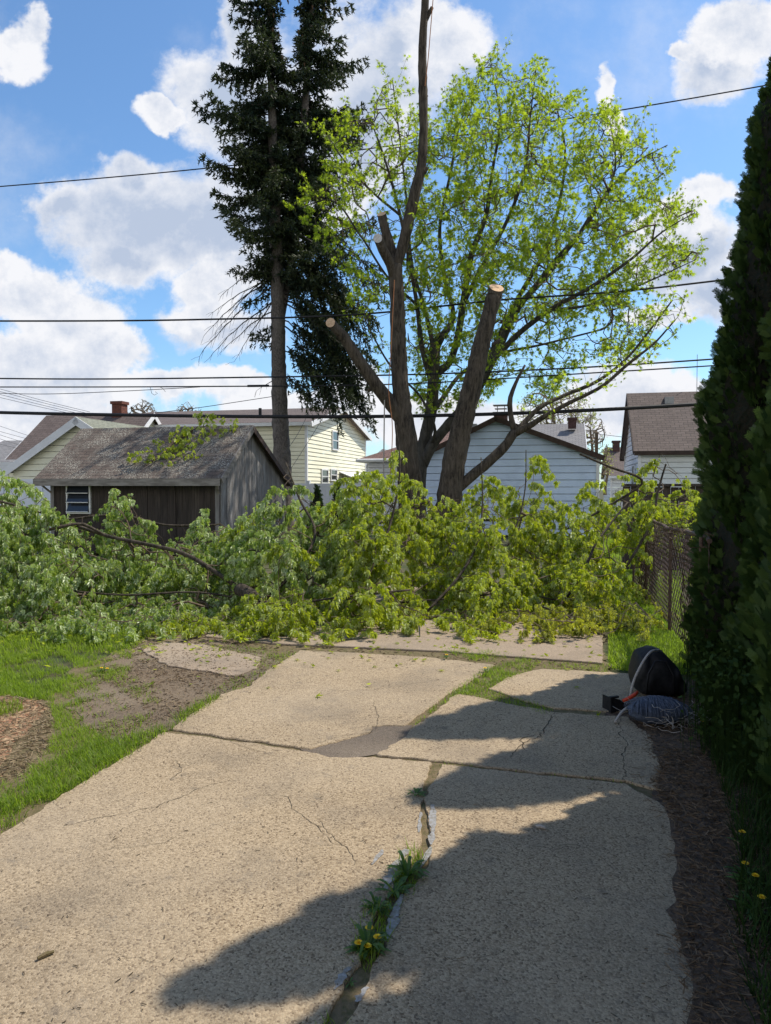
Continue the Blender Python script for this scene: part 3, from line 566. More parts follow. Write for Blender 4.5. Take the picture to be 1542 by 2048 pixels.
# ------------------------------------------------------------------ cut maple (forked, with spar)
def bark_tubes(mb, limbs, sides=14, rough=0.05):
    for L in limbs: mb.tube(L[:, :3], L[:, 3], sides, rough=rough)
def cut_face(L, parent, mat='cut', tilt=0.8):
    e, d = L[-1, :3], unit(L[-1, :3] - L[-3, :3]); rr = L[-1, 3] * 1.02; x = unit(np.cross(d, [0, 1., 0])); y = np.cross(d, x); to = unit(np.array([0, 0, CAMZ]) - e); n = 20
    an = np.arange(n) * 2 * math.pi / n; ring = e + (np.outer(np.cos(an), x) + np.outer(np.sin(an), y)) * rr; h = tilt * (rr - (ring - e) @ to); top = ring + np.outer(h, d) + d * .01; low = ring - d * .05
    V = np.concatenate([low, top]); Q = [(k, (k + 1) % n, n + (k + 1) % n, n + k) for k in range(n)]; m_ = MB(); m_.add(V, Q=Q); m_.build('stub_end', 'bark', parent, smooth=True)
    m_ = MB(); c_ = top.mean(0); m_.add(np.concatenate([top * .97 + c_ * .03, [c_]]) + d * .004, T=[(k, (k + 1) % n, n) for k in range(n)]); return m_.build('cut_face', mat, parent)
DA = 19.0
limbA = lambda pl: limb([(a, b, c, d * .88) for a, b, c, d in pl])
A_tr = limbA([(828, 1070, DA, 34), (822, 1000, DA, 30), (815, 900, DA, 25), (803, 800, DA, 20), (797, 700, DA, 18), (794, 600, DA, 16.5), (790, 530, DA, 16)])
A_sp = limbA([(792, 535, DA, 12), (803, 500, DA, 12), (815, 450, DA, 13), (830, 385, DA, 12.5), (843, 330, DA, 11), (847, 260, DA, 10), (846, 180, DA, 10), (845, 90, DA, 9), (850, 10, DA, 8.5), (853, -70, DA, 8)])
A_s1 = limbA([(790, 560, DA, 12), (782, 530, DA - .1, 11.5), (768, 505, DA - .25, 11), (759, 484, DA - .4, 10)])
A_s2 = limbA([(793, 540, DA, 12), (783, 500, DA + .1, 11), (772, 465, DA + .1, 10.5), (765, 436, DA + .1, 10)])
A_lf = limbA([(812, 850, DA, 18), (780, 805, DA - .1, 16), (745, 760, DA - .2, 14.5), (712, 712, DA - .3, 13), (685, 672, DA - .4, 12), (667, 652, DA - .5, 11)])
tA = empty('cut_maple_tree', (*A_tr[0, :2], 0), 'topped maple with a long left stub, two short stubs and one tall bare spar', 'tree')
mb = MB(); bark_tubes(mb, [A_tr, A_sp, A_s1, A_s2, A_lf])
for (x, y, a, b_, r) in [(852, 40, 864, 15, 4.5), (847, 200, 853, 190, 5), (848, 345, 854, 335, 5), (843, 235, 838, 228, 3), (847, 120, 838, 118, 3), (800, 745, 812, 738, 4), (745, 775, 735, 782, 5), (798, 600, 808, 596, 3.5)]:
    Lk = limb([(x, y, DA, r), ((x + a) / 2, (y + b_) / 2, DA, r * .9), (a, b_, DA, r * .8)], 0.05); mb.tube(Lk[:, :3], Lk[:, 3], 8)
mb.build('trunk', 'bark', tA, smooth=True)
cut_face(A_s1, tA, 'cutgrey'); cut_face(A_s2, tA, 'cut'); cut_face(A_lf, tA, 'cut')
# pole-like cut trunk with low living limb
DB = 18.2
B_tr = limb([(893, 1080, DB, 30), (899, 1000, DB, 26), (907, 930, DB, 23), (924, 850, DB, 21), (943, 775, DB, 19), (960, 700, DB, 17.5), (976, 640, DB, 15.5), (990, 588, DB, 14.5)])
B_l = [limb([(905, 985, DB, 12), (940, 955, DB, 10.5), (975, 925, DB, 10), (1010, 893, DB, 9.5), (1030, 862, DB, 9)]),
       limb([(1030, 864, DB, 7), (1022, 835, DB, 5.5), (1020, 800, DB, 5), (1032, 765, DB, 3.5), (1050, 730, DB, 2)]),
       limb([(1030, 866, DB, 8), (1065, 848, DB - .2, 6), (1085, 835, DB - .3, 5), (1140, 805, DB - .5, 4), (1200, 775, DB - .7, 3.5), (1260, 725, DB - .9, 3), (1310, 685, DB - 1, 2), (1350, 640, DB - 1, 1.5)]),
       limb([(1035, 860, DB, 6), (1080, 815, DB + .3, 4.5), (1130, 790, DB + .5, 4), (1190, 765, DB + .6, 3.5), (1250, 720, DB + .6, 2.5), (1300, 660, DB + .6, 2), (1345, 600, DB + .6, 1.5)])]
tB = empty('cut_maple_tree', (*B_tr[0, :2], 0), 'leaning maple trunk sawn flat at the top with one low branching limb', 'tree')
mb = MB(); bark_tubes(mb, [B_tr] + B_l, 12)
for (x, y, a, b_, r) in [(950, 790, 936, 778, 5), (965, 690, 958, 676, 5), (930, 850, 945, 845, 5), (985, 690, 1000, 680, 4)]:
    Lk = limb([(x, y, DB, r), ((x + a) / 2, (y + b_) / 2, DB, r * .9), (a, b_, DB, r * .8)], 0.05); mb.tube(Lk[:, :3], Lk[:, 3], 8)
mb.build('trunk', 'bark', tB, smooth=True); cut_face(B_tr, tB)
def targets_px(poly, n, dfun, keep=None):
    poly = list(poly); xs = [p_[0] for p_ in poly]; ys = [p_[1] for p_ in poly]; out = []
    while len(out) < n:
        a = np.c_[rng.uniform(min(xs), max(xs), 4 * n), rng.uniform(min(ys), max(ys), 4 * n)]; a = a[in_poly(a, poly)]
        if keep is not None: a = a[rng.random(len(a)) < keep(a)]
        out += [tuple(q_) for q_ in a]
    return np.array([P(x, y, dfun(x, y)) for x, y in out[:n]])
tg = targets_px([(1040, 770), (1150, 750), (1230, 690), (1290, 600), (1350, 560), (1400, 590), (1395, 640), (1330, 700), (1280, 740), (1200, 790), (1100, 830), (1030, 830)], 130, lambda x, y: DB + rng.normal(-.2, .9))
N, par, Dn, rad, cnt, new = grow(B_l, tg, step=0.2); mb = MB(); wood_from(mb, N, par, rad, new); mb.build('twigs', 'twig', tB)
lm = MB(); tw = new[cnt[new] <= 2]; src = np.repeat(N[tw], 3, 0) + rng.normal(0, 0.06, (len(tw) * 3, 3)); leaves(lm, src, 0.13, 0.3, 0.9); lm.build('crown', 'maple', tB)

# ------------------------------------------------------------------ leafy maple behind
DC = 22.5
C_l = [limb([(a, b, c, d * .78) for a, b, c, d in l_]) for l_ in [
 [(838, 1060, DC, 22), (838, 960, DC, 19), (848, 890, DC, 17), (862, 820, DC, 16), (868, 745, DC, 15), (872, 690, DC, 14), (885, 668, DC, 11)],
 [(875, 745, DC, 11), (897, 728, DC, 9), (910, 695, DC, 9), (926, 610, DC, 8.5), (943, 510, DC, 7.5), (972, 430, DC, 6), (985, 340, DC, 4), (1000, 240, DC, 3), (985, 140, DC, 1.5)],
 [(885, 672, DC, 10), (905, 640, DC + .3, 7), (890, 560, DC + .6, 5.5), (880, 450, DC + 1, 4.5), (900, 350, DC + 1, 3.5), (920, 240, DC + 1, 2)],
 [(862, 760, DC, 8), (845, 700, DC - .3, 7), (834, 610, DC - .6, 5.5), (822, 540, DC - .8, 5), (800, 430, DC - 1, 4), (770, 320, DC - 1, 3), (745, 250, DC - 1, 1.5)],
 [(868, 700, DC, 7), (850, 620, DC + .3, 5), (826, 540, DC + .6, 4), (815, 420, DC + .8, 3), (800, 280, DC + 1, 2), (785, 160, DC + 1, 1.2)],
 [(845, 930, DC, 14), (868, 885, DC - .3, 13), (905, 840, DC - .5, 13), (945, 795, DC - .6, 12.5), (975, 740, DC - .6, 11), (1000, 690, DC - .7, 10), (1040, 610, DC - .8, 8), (1085, 560, DC - .8, 7), (1150, 480, DC - .9, 5), (1210, 390, DC - 1, 4), (1280, 320, DC - 1, 2), (1335, 290, DC - 1, 1)],
 [(960, 765, DC - .6, 9), (995, 680, DC + .2, 7.5), (1040, 590, DC + .6, 6), (1090, 500, DC + .8, 5), (1120, 400, DC + 1, 4), (1130, 300, DC + 1, 3), (1110, 200, DC + 1, 1.5)],
 [(985, 720, DC - .6, 8), (1040, 665, DC - 1, 7), (1100, 620, DC - 1.4, 6), (1180, 575, DC - 1.8, 5), (1260, 520, DC - 2, 3.5), (1330, 460, DC - 2, 2), (1390, 425, DC - 2, 1)],
 [(1100, 620, DC - 1.4, 4), (1180, 610, DC - 1.6, 3), (1280, 570, DC - 1.8, 2.5), (1390, 520, DC - 1.8, 1)],
 [(926, 610, DC, 6), (960, 540, DC - .5, 5), (1010, 450, DC - 1, 4.5), (1050, 340, DC - 1.2, 3.5), (1060, 240, DC - 1.2, 2), (1072, 140, DC - 1.2, 1)],
 [(1040, 610, DC - .8, 5), (1110, 520, DC - .4, 4.5), (1180, 440, DC, 3.5), (1230, 340, DC, 2.5), (1220, 240, DC, 1.2)],
 [(868, 820, DC, 8), (890, 790, DC + .8, 6), (920, 750, DC + 1.4, 5), (990, 710, DC + 2, 4), (1080, 690, DC + 2.2, 3), (1200, 660, DC + 2.2, 2)],
 [(834, 610, DC - .6, 4), (780, 560, DC - 1, 3), (720, 470, DC - 1.2, 2.5), (660, 400, DC - 1.2, 2), (600, 415, DC - 1.2, 1)],
 [(800, 430, DC - 1, 3.5), (740, 380, DC - 1.4, 2.5), (680, 310, DC - 1.4, 2), (655, 270, DC - 1.4, 1)],
 [(855, 900, DC, 6), (870, 860, DC - .8, 4), (845, 800, DC - 1.2, 3), (780, 730, DC - 1.6, 2.5), (730, 640, DC - 1.6, 1.5)],
]]
tC = empty('leafy_maple_tree', (*C_l[0][0, :2], 0), 'tall spreading maple with bright yellow-green spring leaves behind the cut trunks', 'tree')
mb = MB(); bark_tubes(mb, C_l, 10, 0.03); mb.build('trunk', 'bark2', tC, smooth=True)
CROWN = [(640,270),(680,240),(722,228),(745,215),(775,152),(790,150),(800,215),(840,245),(870,235),(905,200),(925,172),(950,160),(972,112),(988,110),(1000,135),(1030,165),(1068,125),(1082,130),(1088,195),(1112,180),(1150,228),(1205,235),(1212,215),(1230,245),(1275,250),(1290,290),(1355,315),(1350,345),(1300,375),(1320,400),(1392,420),(1390,440),(1330,470),(1400,510),(1385,540),(1330,560),(1290,600),(1320,660),(1270,720),(1180,715),(1130,760),(1090,790),(1040,770),(1000,770),(955,800),(935,855),(900,800),(885,840),(850,840),(830,770),(790,750),(740,690),(700,600),(690,520),(640,470),(585,410),(640,385),(665,350),(640,300)]
def keepC(a):
    x, y = a[:, 0], a[:, 1]; k = np.ones(len(a)); k[(x < 830) & (y > 430)] = 0.35; k[(x < 830) & (y <= 430)] = 0.55; k[(y > 640)] *= 0.6; k[(x > 1260)] *= 0.7
    hol = np.sin(x / 31.0 + y / 47.0) * np.sin(y / 37.0 - x / 61.0); k *= np.clip(0.75 + hol * 0.9, 0.12, 1); return k
def dC(x, y):
    u_ = (x - 1000) / 420; v_ = (y - 460) / 380; t = max(0.12, 1 - u_ * u_ - v_ * v_); return DC + rng.uniform(-1, 1) * 3.6 * math.sqrt(t)
tg = targets_px(CROWN, 4200, dC, keepC)
N, par, Dn, rad, cnt, new = grow(C_l, tg, step=0.3, up=0.22, r0=0.0045)
mb = MB(); wood_from(mb, N, par, rad, new); mb.build('twigs', 'twig', tC)
lm = MB(); sw = MB(); tips = new[cnt[new] == 1]; tips = tips[np.bincount(par[new], minlength=len(N))[tips] == 0]; nt_ = len(tips)
dirs = unit(Dn[tips] * .7 + rnd_unit(nt_) * .55 + np.array([0, 0, .45])); ln = rng.uniform(.15, .55, nt_) * np.where(rng.random(nt_) < .12, 1.8, 1); prev = N[tips]; SR, TT, BD = [], [], []; tb_ = rng.normal(.42, .25, nt_)
for q_ in range(1, 6):
    u_ = q_ / 5; cur = N[tips] + dirs * (ln * u_)[:, None] + np.outer(ln * .12 * u_ * u_, Zd); sw.segs(prev, cur, .005, .003, 3); prev = cur; k = 4 if q_ < 5 else 5; rp = np.repeat(cur, k, 0); off = rnd_unit(len(rp)); SR.append(rp + off * (.02 + .07 * rng.random((len(rp), 1)))); BD.append(off); TT.append(np.repeat(tb_ + .2 * (u_ - .5), k))
inn = new[cnt[new] <= 3]; rp = np.repeat(N[inn], 3, 0); off = rnd_unit(len(rp)); SR.append(rp + off * (.03 + .15 * rng.random((len(rp), 1)))); BD.append(off); TT.append(np.full(len(rp), .3))
src = np.concatenate(SR); tn = np.clip(np.concatenate(TT) + rng.normal(0, .14, len(src)), 0, 1); sw.build('shoots', 'twig', tC)
leaves(lm, src, .125, .3, .7, base_dir=np.concatenate(BD) * .7, tint=tn); lm.build('crown', 'maple', tC); print('maple leaves', len(src))

# ------------------------------------------------------------------ spruce with two tops
DS = 26.0
Sp1 = limb([(570, 1060, DS, 20), (566, 950, DS, 17.5), (561, 850, DS, 16), (557, 720, DS, 14.5), (556, 600, DS, 13.5), (553, 500, DS, 12.5), (548, 350, DS, 10), (543, 180, DS, 7.5), (540, 20, DS, 5), (538, -60, DS, 3), (538, -130, DS, 1)])
Sp2 = limb([(560, 640, DS, 9), (575, 560, DS + .3, 9), (590, 480, DS + .6, 9), (600, 350, DS + .8, 8.5), (612, 180, DS + .8, 7), (622, 40, DS + .8, 5), (627, -60, DS + .8, 3), (629, -110, DS + .8, 1)])
tS = empty('spruce_tree', (*Sp1[0, :2], 0), 'tall dark spruce with two tops, bare lower trunk and drooping boughs', 'tree')
mb = MB(); mb.tube(Sp1[:, :3], Sp1[:, 3], 14, rough=0.04); mb.tube(Sp2[:, :3], Sp2[:, 3], 10, rough=0.04); mb.build('trunk', 'barkS', tS, smooth=True)
wd, nb = MB(), MB(); SPK_P, SPK_D, SPK_T = [], [], []; WA, WB, WR, WR2 = [], [], [], []
def bough(p0, az, L, droop, dens=1.0, tipup=0.25, dead=False, hang=0.35):
    n = max(4, int(L / 0.16)); t = np.linspace(0, 1, n); d = np.array([math.cos(az), math.sin(az), 0])
    pts = p0 + np.outer(t * L, d) + np.outer(-droop * L * (t ** 1.3) + tipup * L * t ** 4, Zd) + np.cumsum(rng.normal(0, 0.02, (n, 3)), 0)
    rr = np.linspace(0.028, 0.006, n) * (0.6 + L * 0.25); WA.append(pts[:-1]); WB.append(pts[1:]); WR.append(rr[:-1]); WR2.append(rr[1:])
    sdv = np.array([-d[1], d[0], 0]); tb_ = rng.normal(0, .22)
    for i in range(1, n):
        if t[i] < 0.12: continue
        for sg in (-1, 1, 0):
            ln = (0.18 + 0.55 * L * 0.35 * (1 - 0.55 * t[i])) * rng.uniform(0.5, 1.15)
            if sg == 0: dv = np.array([0, 0, -1.0]) * rng.uniform(.6, 1) + d * 0.25; ln *= hang * 2.2
            else: dv = sdv * sg * rng.uniform(.5, 1) + d * rng.uniform(.3, .9) + np.array([0, 0, -rng.uniform(.15, .7)])
            if dead and rng.random() < 0.35: continue
            dv = unit(dv); m = max(2, int(ln / 0.10)); q_ = pts[i] + np.outer(np.linspace(0, ln, m), dv) + np.outer(-0.25 * np.linspace(0, 1, m) ** 2 * ln, Zd)
            WA.append(q_[:-1]); WB.append(q_[1:]); WR.append(np.full(m - 1, 0.006)); WR2.append(np.full(m - 1, 0.004))
            if dead: continue
            ns = max(3, int(ln / 0.016 * dens)); s = rng.random(ns); base = q_[0] + np.outer(s * ln, dv) - np.outer(0.25 * s * s * ln, Zd)
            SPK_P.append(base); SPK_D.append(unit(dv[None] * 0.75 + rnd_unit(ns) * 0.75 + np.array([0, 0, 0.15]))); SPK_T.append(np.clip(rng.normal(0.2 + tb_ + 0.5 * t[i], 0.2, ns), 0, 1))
def at_y(Sp, y):
    q_ = proj(Sp[:, :3]); i = int(np.argmin(np.abs(q_[:, 1] - y))); return Sp[i, :3].copy()
ylist = np.arange(-125, 560, 6.2)
for Sp, sideL, sideR in ((Sp1, 1, 0), (Sp2, 0, 1)):
    for y in ylist:
        if Sp is Sp2 and y < -100: continue
        for k in range(3 if (y < 0 or rng.random() < .55) else 2):
            az = rng.random() * 6.283; f = min(1, max(0.08, (y + 135) / 330)) ** 0.8
            L = (0.35 + 1.66 * f) * rng.uniform(0.45, 1.2)
            lob = 0.82 + 0.25 * math.sin(y / 17.0 + 2 * (Sp is Sp2)) + 0.12 * math.sin(y / 7.3)
            L *= lob; c = math.cos(az)
            if Sp is Sp1 and y < 120: L *= .85
            if y < 130 and ((Sp is Sp1 and c > -.1) or (Sp is Sp2 and c < .1)): L *= .5
            if 120 < y < 480 and rng.random() < .05 + .07 * math.sin(y / 13.): continue
            if (Sp is Sp1 and c > 0.2) or (Sp is Sp2 and c < -0.2): L *= 0.65
            if Sp is Sp2 and c > 0 and y > 200: L *= 1.22
            if Sp is Sp1 and y > 480 and rng.random() < 0.45: continue
            bough(at_y(Sp, y + rng.uniform(-4, 4)), az, L, 0.05 + 0.30 * f, 1.15 if y < 420 else 0.8, 0.28)
# long hanging boughs lower right, a few tufts on the bare trunk, and the dead boughs at left
for (x, y, D, az, L, dr) in [(575, 540, DS, 0.0, 2.6, .75), (570, 580, DS, -.5, 2.4, .8), (590, 520, DS, .5, 2.8, .7), (565, 640, DS, .2, 1.9, .95), (570, 600, DS, -.2, 3.0, .85), (560, 700, DS, 0.1, 1.6, .6), (575, 690, DS, -.7, 1.4, .8),
                             (570, 500, DS, .1, 3.1, .9), (590, 470, DS, -.3, 3.0, .7), (600, 430, DS, .2, 2.7, .7), (566, 560, DS, .7, 2.5, .9), (555, 585, DS, 3.3, 1.1, .5), (560, 660, DS, 2.8, .9, .3), (560, 645, DS, 3.4, .9, .5), (562, 745, DS, .3, 1.3, .9)]:
    bough(P(x, y, D), az, L, dr, 1.0, 0.1, hang=0.75)
for (x, y, az, L, dr) in [(600, 690, -.4, 2.0, 1.0), (640, 700, .1, 1.5, 1.5), (650, 640, .0, 1.7, 1.3), (610, 650, .3, 1.9, 1.1), (620, 740, -.1, 1.1, 1.2), (600, 740, .6, 1.3, 1.0), (590, 760, -.6, .9, 1.1), (668, 730, .0, 1.2, 1.5), (620, 600, .0, 1.9, 1.2), (640, 580, .2, 1.8, 1.1), (600, 620, -.2, 1.8, 1.2), (660, 660, .1, 1.2, 1.7), (640, 690, -.3, 1.0, 1.6), (590, 700, .2, 1.2, 1.3), (630, 640, .4, 1.6, 1.3), (680, 740, .1, 1.1, 1.6)]:
    bough(P(x, y, DS), az, L, dr, 1.1, 0.05, hang=1.0)
for k in range(26):
    y = rng.uniform(420, 760); bough(at_y(Sp1, y) + [rng.uniform(.3, 1.7), rng.normal(0, .4), 0], rng.normal(.05, .5), rng.uniform(.7, 1.7), rng.uniform(.8, 1.6), 1.0, 0.05, hang=1.0)
for (y, az, L, dr) in [(560, 3.2, 2.6, .75), (575, 3.0, 2.9, .85), (545, 3.5, 2.2, .6), (600, 3.3, 2.4, .9), (520, 2.9, 2.0, .5), (535, 3.1, 2.2, .9), (590, 2.7, 1.9, 1.1), (760, 3.2, .8, .5), (620, 3.5, 1.9, .8), (540, .3, 2.7, .6), (600, -.3, 2.9, .7), (580, .1, 3.2, .5), (640, .2, 2.6, .8)]:
    bough(at_y(Sp1, y), az, L, dr, dead=True, tipup=0.0)
wd.segs(np.concatenate(WA), np.concatenate(WB), np.concatenate(WR), np.concatenate(WR2), 3); wd.build('boughs', 'bark2', tS)
sp, sdn, stn = np.concatenate(SPK_P), np.concatenate(SPK_D), np.concatenate(SPK_T); print('spruce spikes', len(sp))
X = unit(np.cross(sdn, rnd_unit(len(sp)))); tv = np.array([(-.17, 0, 0), (.17, 0, 0), (.10, .6, .05), (0, 1, 0), (-.10, .6, -.05)], float); tf = np.array([(0, 1, 2), (0, 2, 4), (4, 2, 3)])
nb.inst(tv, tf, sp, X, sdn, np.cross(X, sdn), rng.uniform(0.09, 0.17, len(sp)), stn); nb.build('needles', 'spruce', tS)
for k in range(14):
    Sp = (Sp1, Sp2)[k % 2]; y = rng.uniform(-60, 150); b_ = at_y(Sp, y); m_ = MB()
    for j in range(6):
        a = rng.random() * 6.283; q_ = b_ + np.array([math.cos(a), math.sin(a), 0]) * rng.uniform(.3, .9) + [0, 0, rng.uniform(-.3, .3)]
        m_.tube([q_, q_ - [0, 0, .03], q_ - [0, 0, .10], q_ - [0, 0, .15]], [.008, .025, .022, .006], 6)
    m_.build('cone_cluster', 'cone', tS)

# ------------------------------------------------------------------ buildings
def W2(p2, z): return np.array([p2[0], p2[1], z])
def clap(mb, A, B, nrm, z0, zt, prof, h=0.2, d=0.022, gap=0.016):
    """lapped boards on wall A-B; prof(z) -> (s0,s1) as fraction-metres along AB"""
    A = np.array([*A[:2], 0.]); B = np.array([*B[:2], 0.]); L = np.linalg.norm(B - A); t = (B - A) / L; z = z0
    while z < zt - 0.01:
        z2 = min(z + h, zt); a0, b0_ = prof(z); a1, b1 = prof(z2)
        if b0_ - a0 < 0.02: break
        b1 = max(b1, a1 + 0.001)
        zb = z + gap
        V = [A + t * a0 + nrm * d + Zd * zb, A + t * b0_ + nrm * d + Zd * zb, A + t * b1 + nrm * 0.002 + Zd * z2, A + t * a1 + nrm * 0.002 + Zd * z2, A + t * a0 - nrm * 0.01 + Zd * zb, A + t * b0_ - nrm * 0.01 + Zd * zb]
        mb.add(V, Q=[(0, 1, 2, 3), (4, 5, 1, 0)]); z = z2
def roofslab(parent, e0, e1, r0, r1, mat, th=0.09, name='roof'):
    """eave e0-e1 and ridge r0-r1 lines"""
    e0, e1, r0, r1 = map(np.asarray, (e0, e1, r0, r1)); nrm = unit(np.cross(e1 - e0, r0 - e0)); 
    if nrm[2] < 0: nrm = -nrm
    Lr = np.linalg.norm(r0 - e0); Le = np.linalg.norm(e1 - e0); dn = nrm * th
    off = float((r0 - e0) @ (e1 - e0) / Le); Lr_ = math.sqrt(max(Lr ** 2 - off ** 2, 0)); o2 = off + np.linalg.norm(r1 - r0)
    qs = [([e0, e1, r1, r0], [(0, 0), (Le, 0), (o2, Lr_), (off, Lr_)])]
    z2 = [(0, 0), (1, 0), (1, .05), (0, .05)]
    qs += [([e0 - dn, e1 - dn, e1, e0], z2), ([e1 - dn, r1 - dn, r1, e1], z2), ([r0 - dn, e0 - dn, e0, r0], z2), ([r0 - dn, r1 - dn, e1 - dn, e0 - dn], z2)]
    return uvmesh(name, qs, mat, parent)
def window(parent, c, t, nrm, w, h, frame='white', bars=1, cols=1):
    ax = np.array([t, nrm, Zd]); m_ = MB(); fw = 0.06
    m_.box((-w/2, 0.02, -h/2), (-w/2 + fw, 0.07, h/2), ax, c); m_.box((w/2 - fw, 0.02, -h/2), (w/2, 0.07, h/2), ax, c)
    m_.box((-w/2 + fw, 0.02, -h/2), (w/2 - fw, 0.068, -h/2 + fw), ax, c); m_.box((-w/2 + fw, 0.02, h/2 - fw), (w/2 - fw, 0.068, h/2), ax, c)
    for b_ in range(bars): z = -h/2 + h * (b_ + 1) / (bars + 1); m_.box((-w/2 + fw, 0.025, z - .02), (w/2 - fw, 0.06, z + .02), ax, c)
    f = m_.build('window', frame, parent); g_ = MB(); g_.box((-w/2 + fw, 0.021, -h/2 + fw), (w/2 - fw, 0.035, h/2 - fw), ax, c); o = g_.build('pane', 'glass', parent)
    o.parent = f; o.location = (0, 0, 0); return f
def gable_house(name, label, FL, Wd, Dp, ez, az_, axis, wall, roof, trim='white', ov=0.3, crs=0.2, fasc=0.16, cat='house', apex=0.5, fl=None):
    """FL front-left ground corner; W along U, D along Vd; axis 'v': gable faces the front"""
    FL = np.array([*FL[:2], 0.]); FR = FL + U * Wd; BL = FL + Vd * Dp; BR = FR + Vd * Dp; e = empty(name, FL, label, cat)
    if axis == 'v':
        sp_ = Wd * apex; pf = lambda z: (0, Wd) if z <= ez else ((z - ez) / (az_ - ez) * sp_, Wd - (z - ez) / (az_ - ez) * (Wd - sp_)); side = lambda z: (0, Dp)
        walls = [(FL, FR, -Vd, az_, pf), (FL, BL, -U, ez, side), (FR, BR, U, ez, side), (BL, BR, Vd, az_, pf)]
    else:
        sp_ = Dp * apex; pf = lambda z: (0, Dp) if z <= ez else ((z - ez) / (az_ - ez) * sp_, Dp - (z - ez) / (az_ - ez) * (Dp - sp_)); side = lambda z: (0, Wd)
        walls = [(FL, FR, -Vd, ez, side), (BL, BR, Vd, ez, side), (FL, BL, -U, az_, pf), (FR, BR, U, az_, pf)]
    for A_, B_, n_, zt, pr in walls:
        m_ = MB(); clap(m_, A_, B_, n_, 0.0, zt, pr, crs); m_.build('wall', wall, e)
    for c_ in (FL, FR, BL, BR):
        m_ = MB(); m_.box((-.05, -.05, 0), (.05, .05, ez - 0.02), np.array([U, Vd, Zd]), c_); m_.build('corner_trim', 'white', e)
    if axis == 'v':
        mid = FL + U * sp_; s1 = (az_ - ez) / sp_; s2 = (az_ - ez) / (Wd - sp_); f0, b0_ = -Vd * ov, Vd * (Dp + ov)
        for c_, sg, s_, wd_ in ((FL, -1, s1, sp_), (FR, 1, s2, Wd - sp_)):
            eo = c_ + U * sg * ov + Zd * (ez - s_ * ov + 0.08); rr = mid + Zd * (az_ + 0.08)
            roofslab(e, eo + f0, eo + b0_, rr + f0, rr + b0_, roof)
            m_ = MB(); d = rr - eo; n = unit(np.cross(d, Vd)); n = n if n[2] > 0 else -n
            for base in (f0 - Vd * 0.03, b0_):
                a_ = eo + base; V8 = [a_ - n * fasc - n * .002, a_ - n * .002, rr + base - n * .002, rr + base - n * fasc]; V8 = V8 + [v_ + Vd * 0.028 for v_ in V8]
                m_.add(V8, Q=[(0, 1, 2, 3), (4, 7, 6, 5), (0, 3, 7, 4), (1, 5, 6, 2), (0, 4, 5, 1), (3, 2, 6, 7)])
            m_.build('rake_board', trim if trim != 'none' else 'trimdark', e)
    else:
        mid = FL + Vd * sp_; f0, b0_ = -U * ov, U * (Wd + ov)
        for c_, sg, wd_ in ((FL, -1, sp_), (BL, 1, Dp - sp_)):
            s_ = (az_ - ez) / wd_; eo = c_ + Vd * sg * ov + Zd * (ez - s_ * ov + 0.08); rr = mid + Zd * (az_ + 0.08)
            roofslab(e, eo + f0, eo + b0_, rr + f0, rr + b0_, roof)
            m_ = MB(); d = rr - eo; n = unit(np.cross(d, U)); n = n if n[2] > 0 else -n
            for base in (f0 - U * 0.03, b0_ + U * 0.002):
                a_ = eo + base; V8 = [a_ - n * fasc, a_ - n * .002, rr + base - n * .002, rr + base - n * fasc]; V8 = V8 + [v_ + U * 0.028 for v_ in V8]
                m_.add(V8, Q=[(0, 1, 2, 3), (4, 7, 6, 5), (0, 3, 7, 4), (1, 5, 6, 2), (0, 4, 5, 1), (3, 2, 6, 7)])
            a_ = eo + f0; m_.box((0, -.03 if sg < 0 else .002, -.15), (Wd + 2 * ov, -.002 if sg < 0 else .03, -0.01), np.array([U, Vd, Zd]), a_)
            m_.build('rake_board', trim if trim != 'none' else 'trimdark', e)
    return e
def chimney(parent, c, w, z0, z1, mat='brick', cap=False):
    m_ = MB(); ax = np.array([U, Vd, Zd]); c = np.array([c[0], c[1], 0.])
    m_.box((-w/2, -w/2, z0), (w/2, w/2, z1 - .12), ax, c); m_.box((-w/2 - .05, -w/2 - .05, z1 - .12), (w/2 + .05, w/2 + .05, z1), ax, c); o = m_.build('chimney', mat, parent)
    if cap:
        m_ = MB()
        for sx in (-.15, .15): m_.box((sx - .015, -.015, z1), (sx + .015, .015, z1 + .28), ax, c)
        m_.box((-.32, -.25, z1 + .28), (.32, .25, z1 + .31), ax, c); m_.box((-.25, -.2, z1 + .14), (.25, .2, z1 + .16), ax, c); m_.build('chimney_cap', 'metalgrey', parent)
    return o
def at_ground(px, D): return np.array([(px - 771) / F * D, D, 0.])
# pale blue garage
gR = at_ground(1195, 24.0); gW = 5.9; gFL = gR - U * gW
gar = gable_house('garage', 'pale blue sided garage whose gable faces the yard behind the maples', gFL, gW, 7.0, 2.62, 3.88, 'v', 'blue', 'roofbrown', 'trimdark', 0.22, 0.23, 0.17, 'garage', apex=0.445)
# central two storey yellow house
yR = at_ground(613, 30.0); yW = 9.5; yFL = yR - U * yW
yh = gable_house('house', 'two storey pale yellow house with a sunlit side wall behind the spruce', yFL, yW, 9.4, 4.22, 5.25, 'u', 'yellow', 'roofbrown', 'white', 0.3, 0.17, 0.2)
for s, z, w, h in ((6.6, 3.55, 1.0, 1.1), (3.6, 3.7, 1.4, .8), (8.6 - 7.2, 3.7, .9, .8)): window(yh, yFL + U * s + Zd * z, U, -Vd, w, h)
for px, y0, y1 in ((669, 862, 901), (648, 938, 968), (666, 938, 962)):
    k = (px - 771) / F; t_ = (k * 30 - yR[0]) / (Vd[0] - k * Vd[1]); D_ = 30 + Vd[1] * t_; zz = [CAMZ + (HZ - y) / F * D_ for y in (y0, y1)]
    window(yh, yR + Vd * t_ + Zd * (sum(zz) / 2), Vd, U, 0.95, abs(zz[0] - zz[1]))
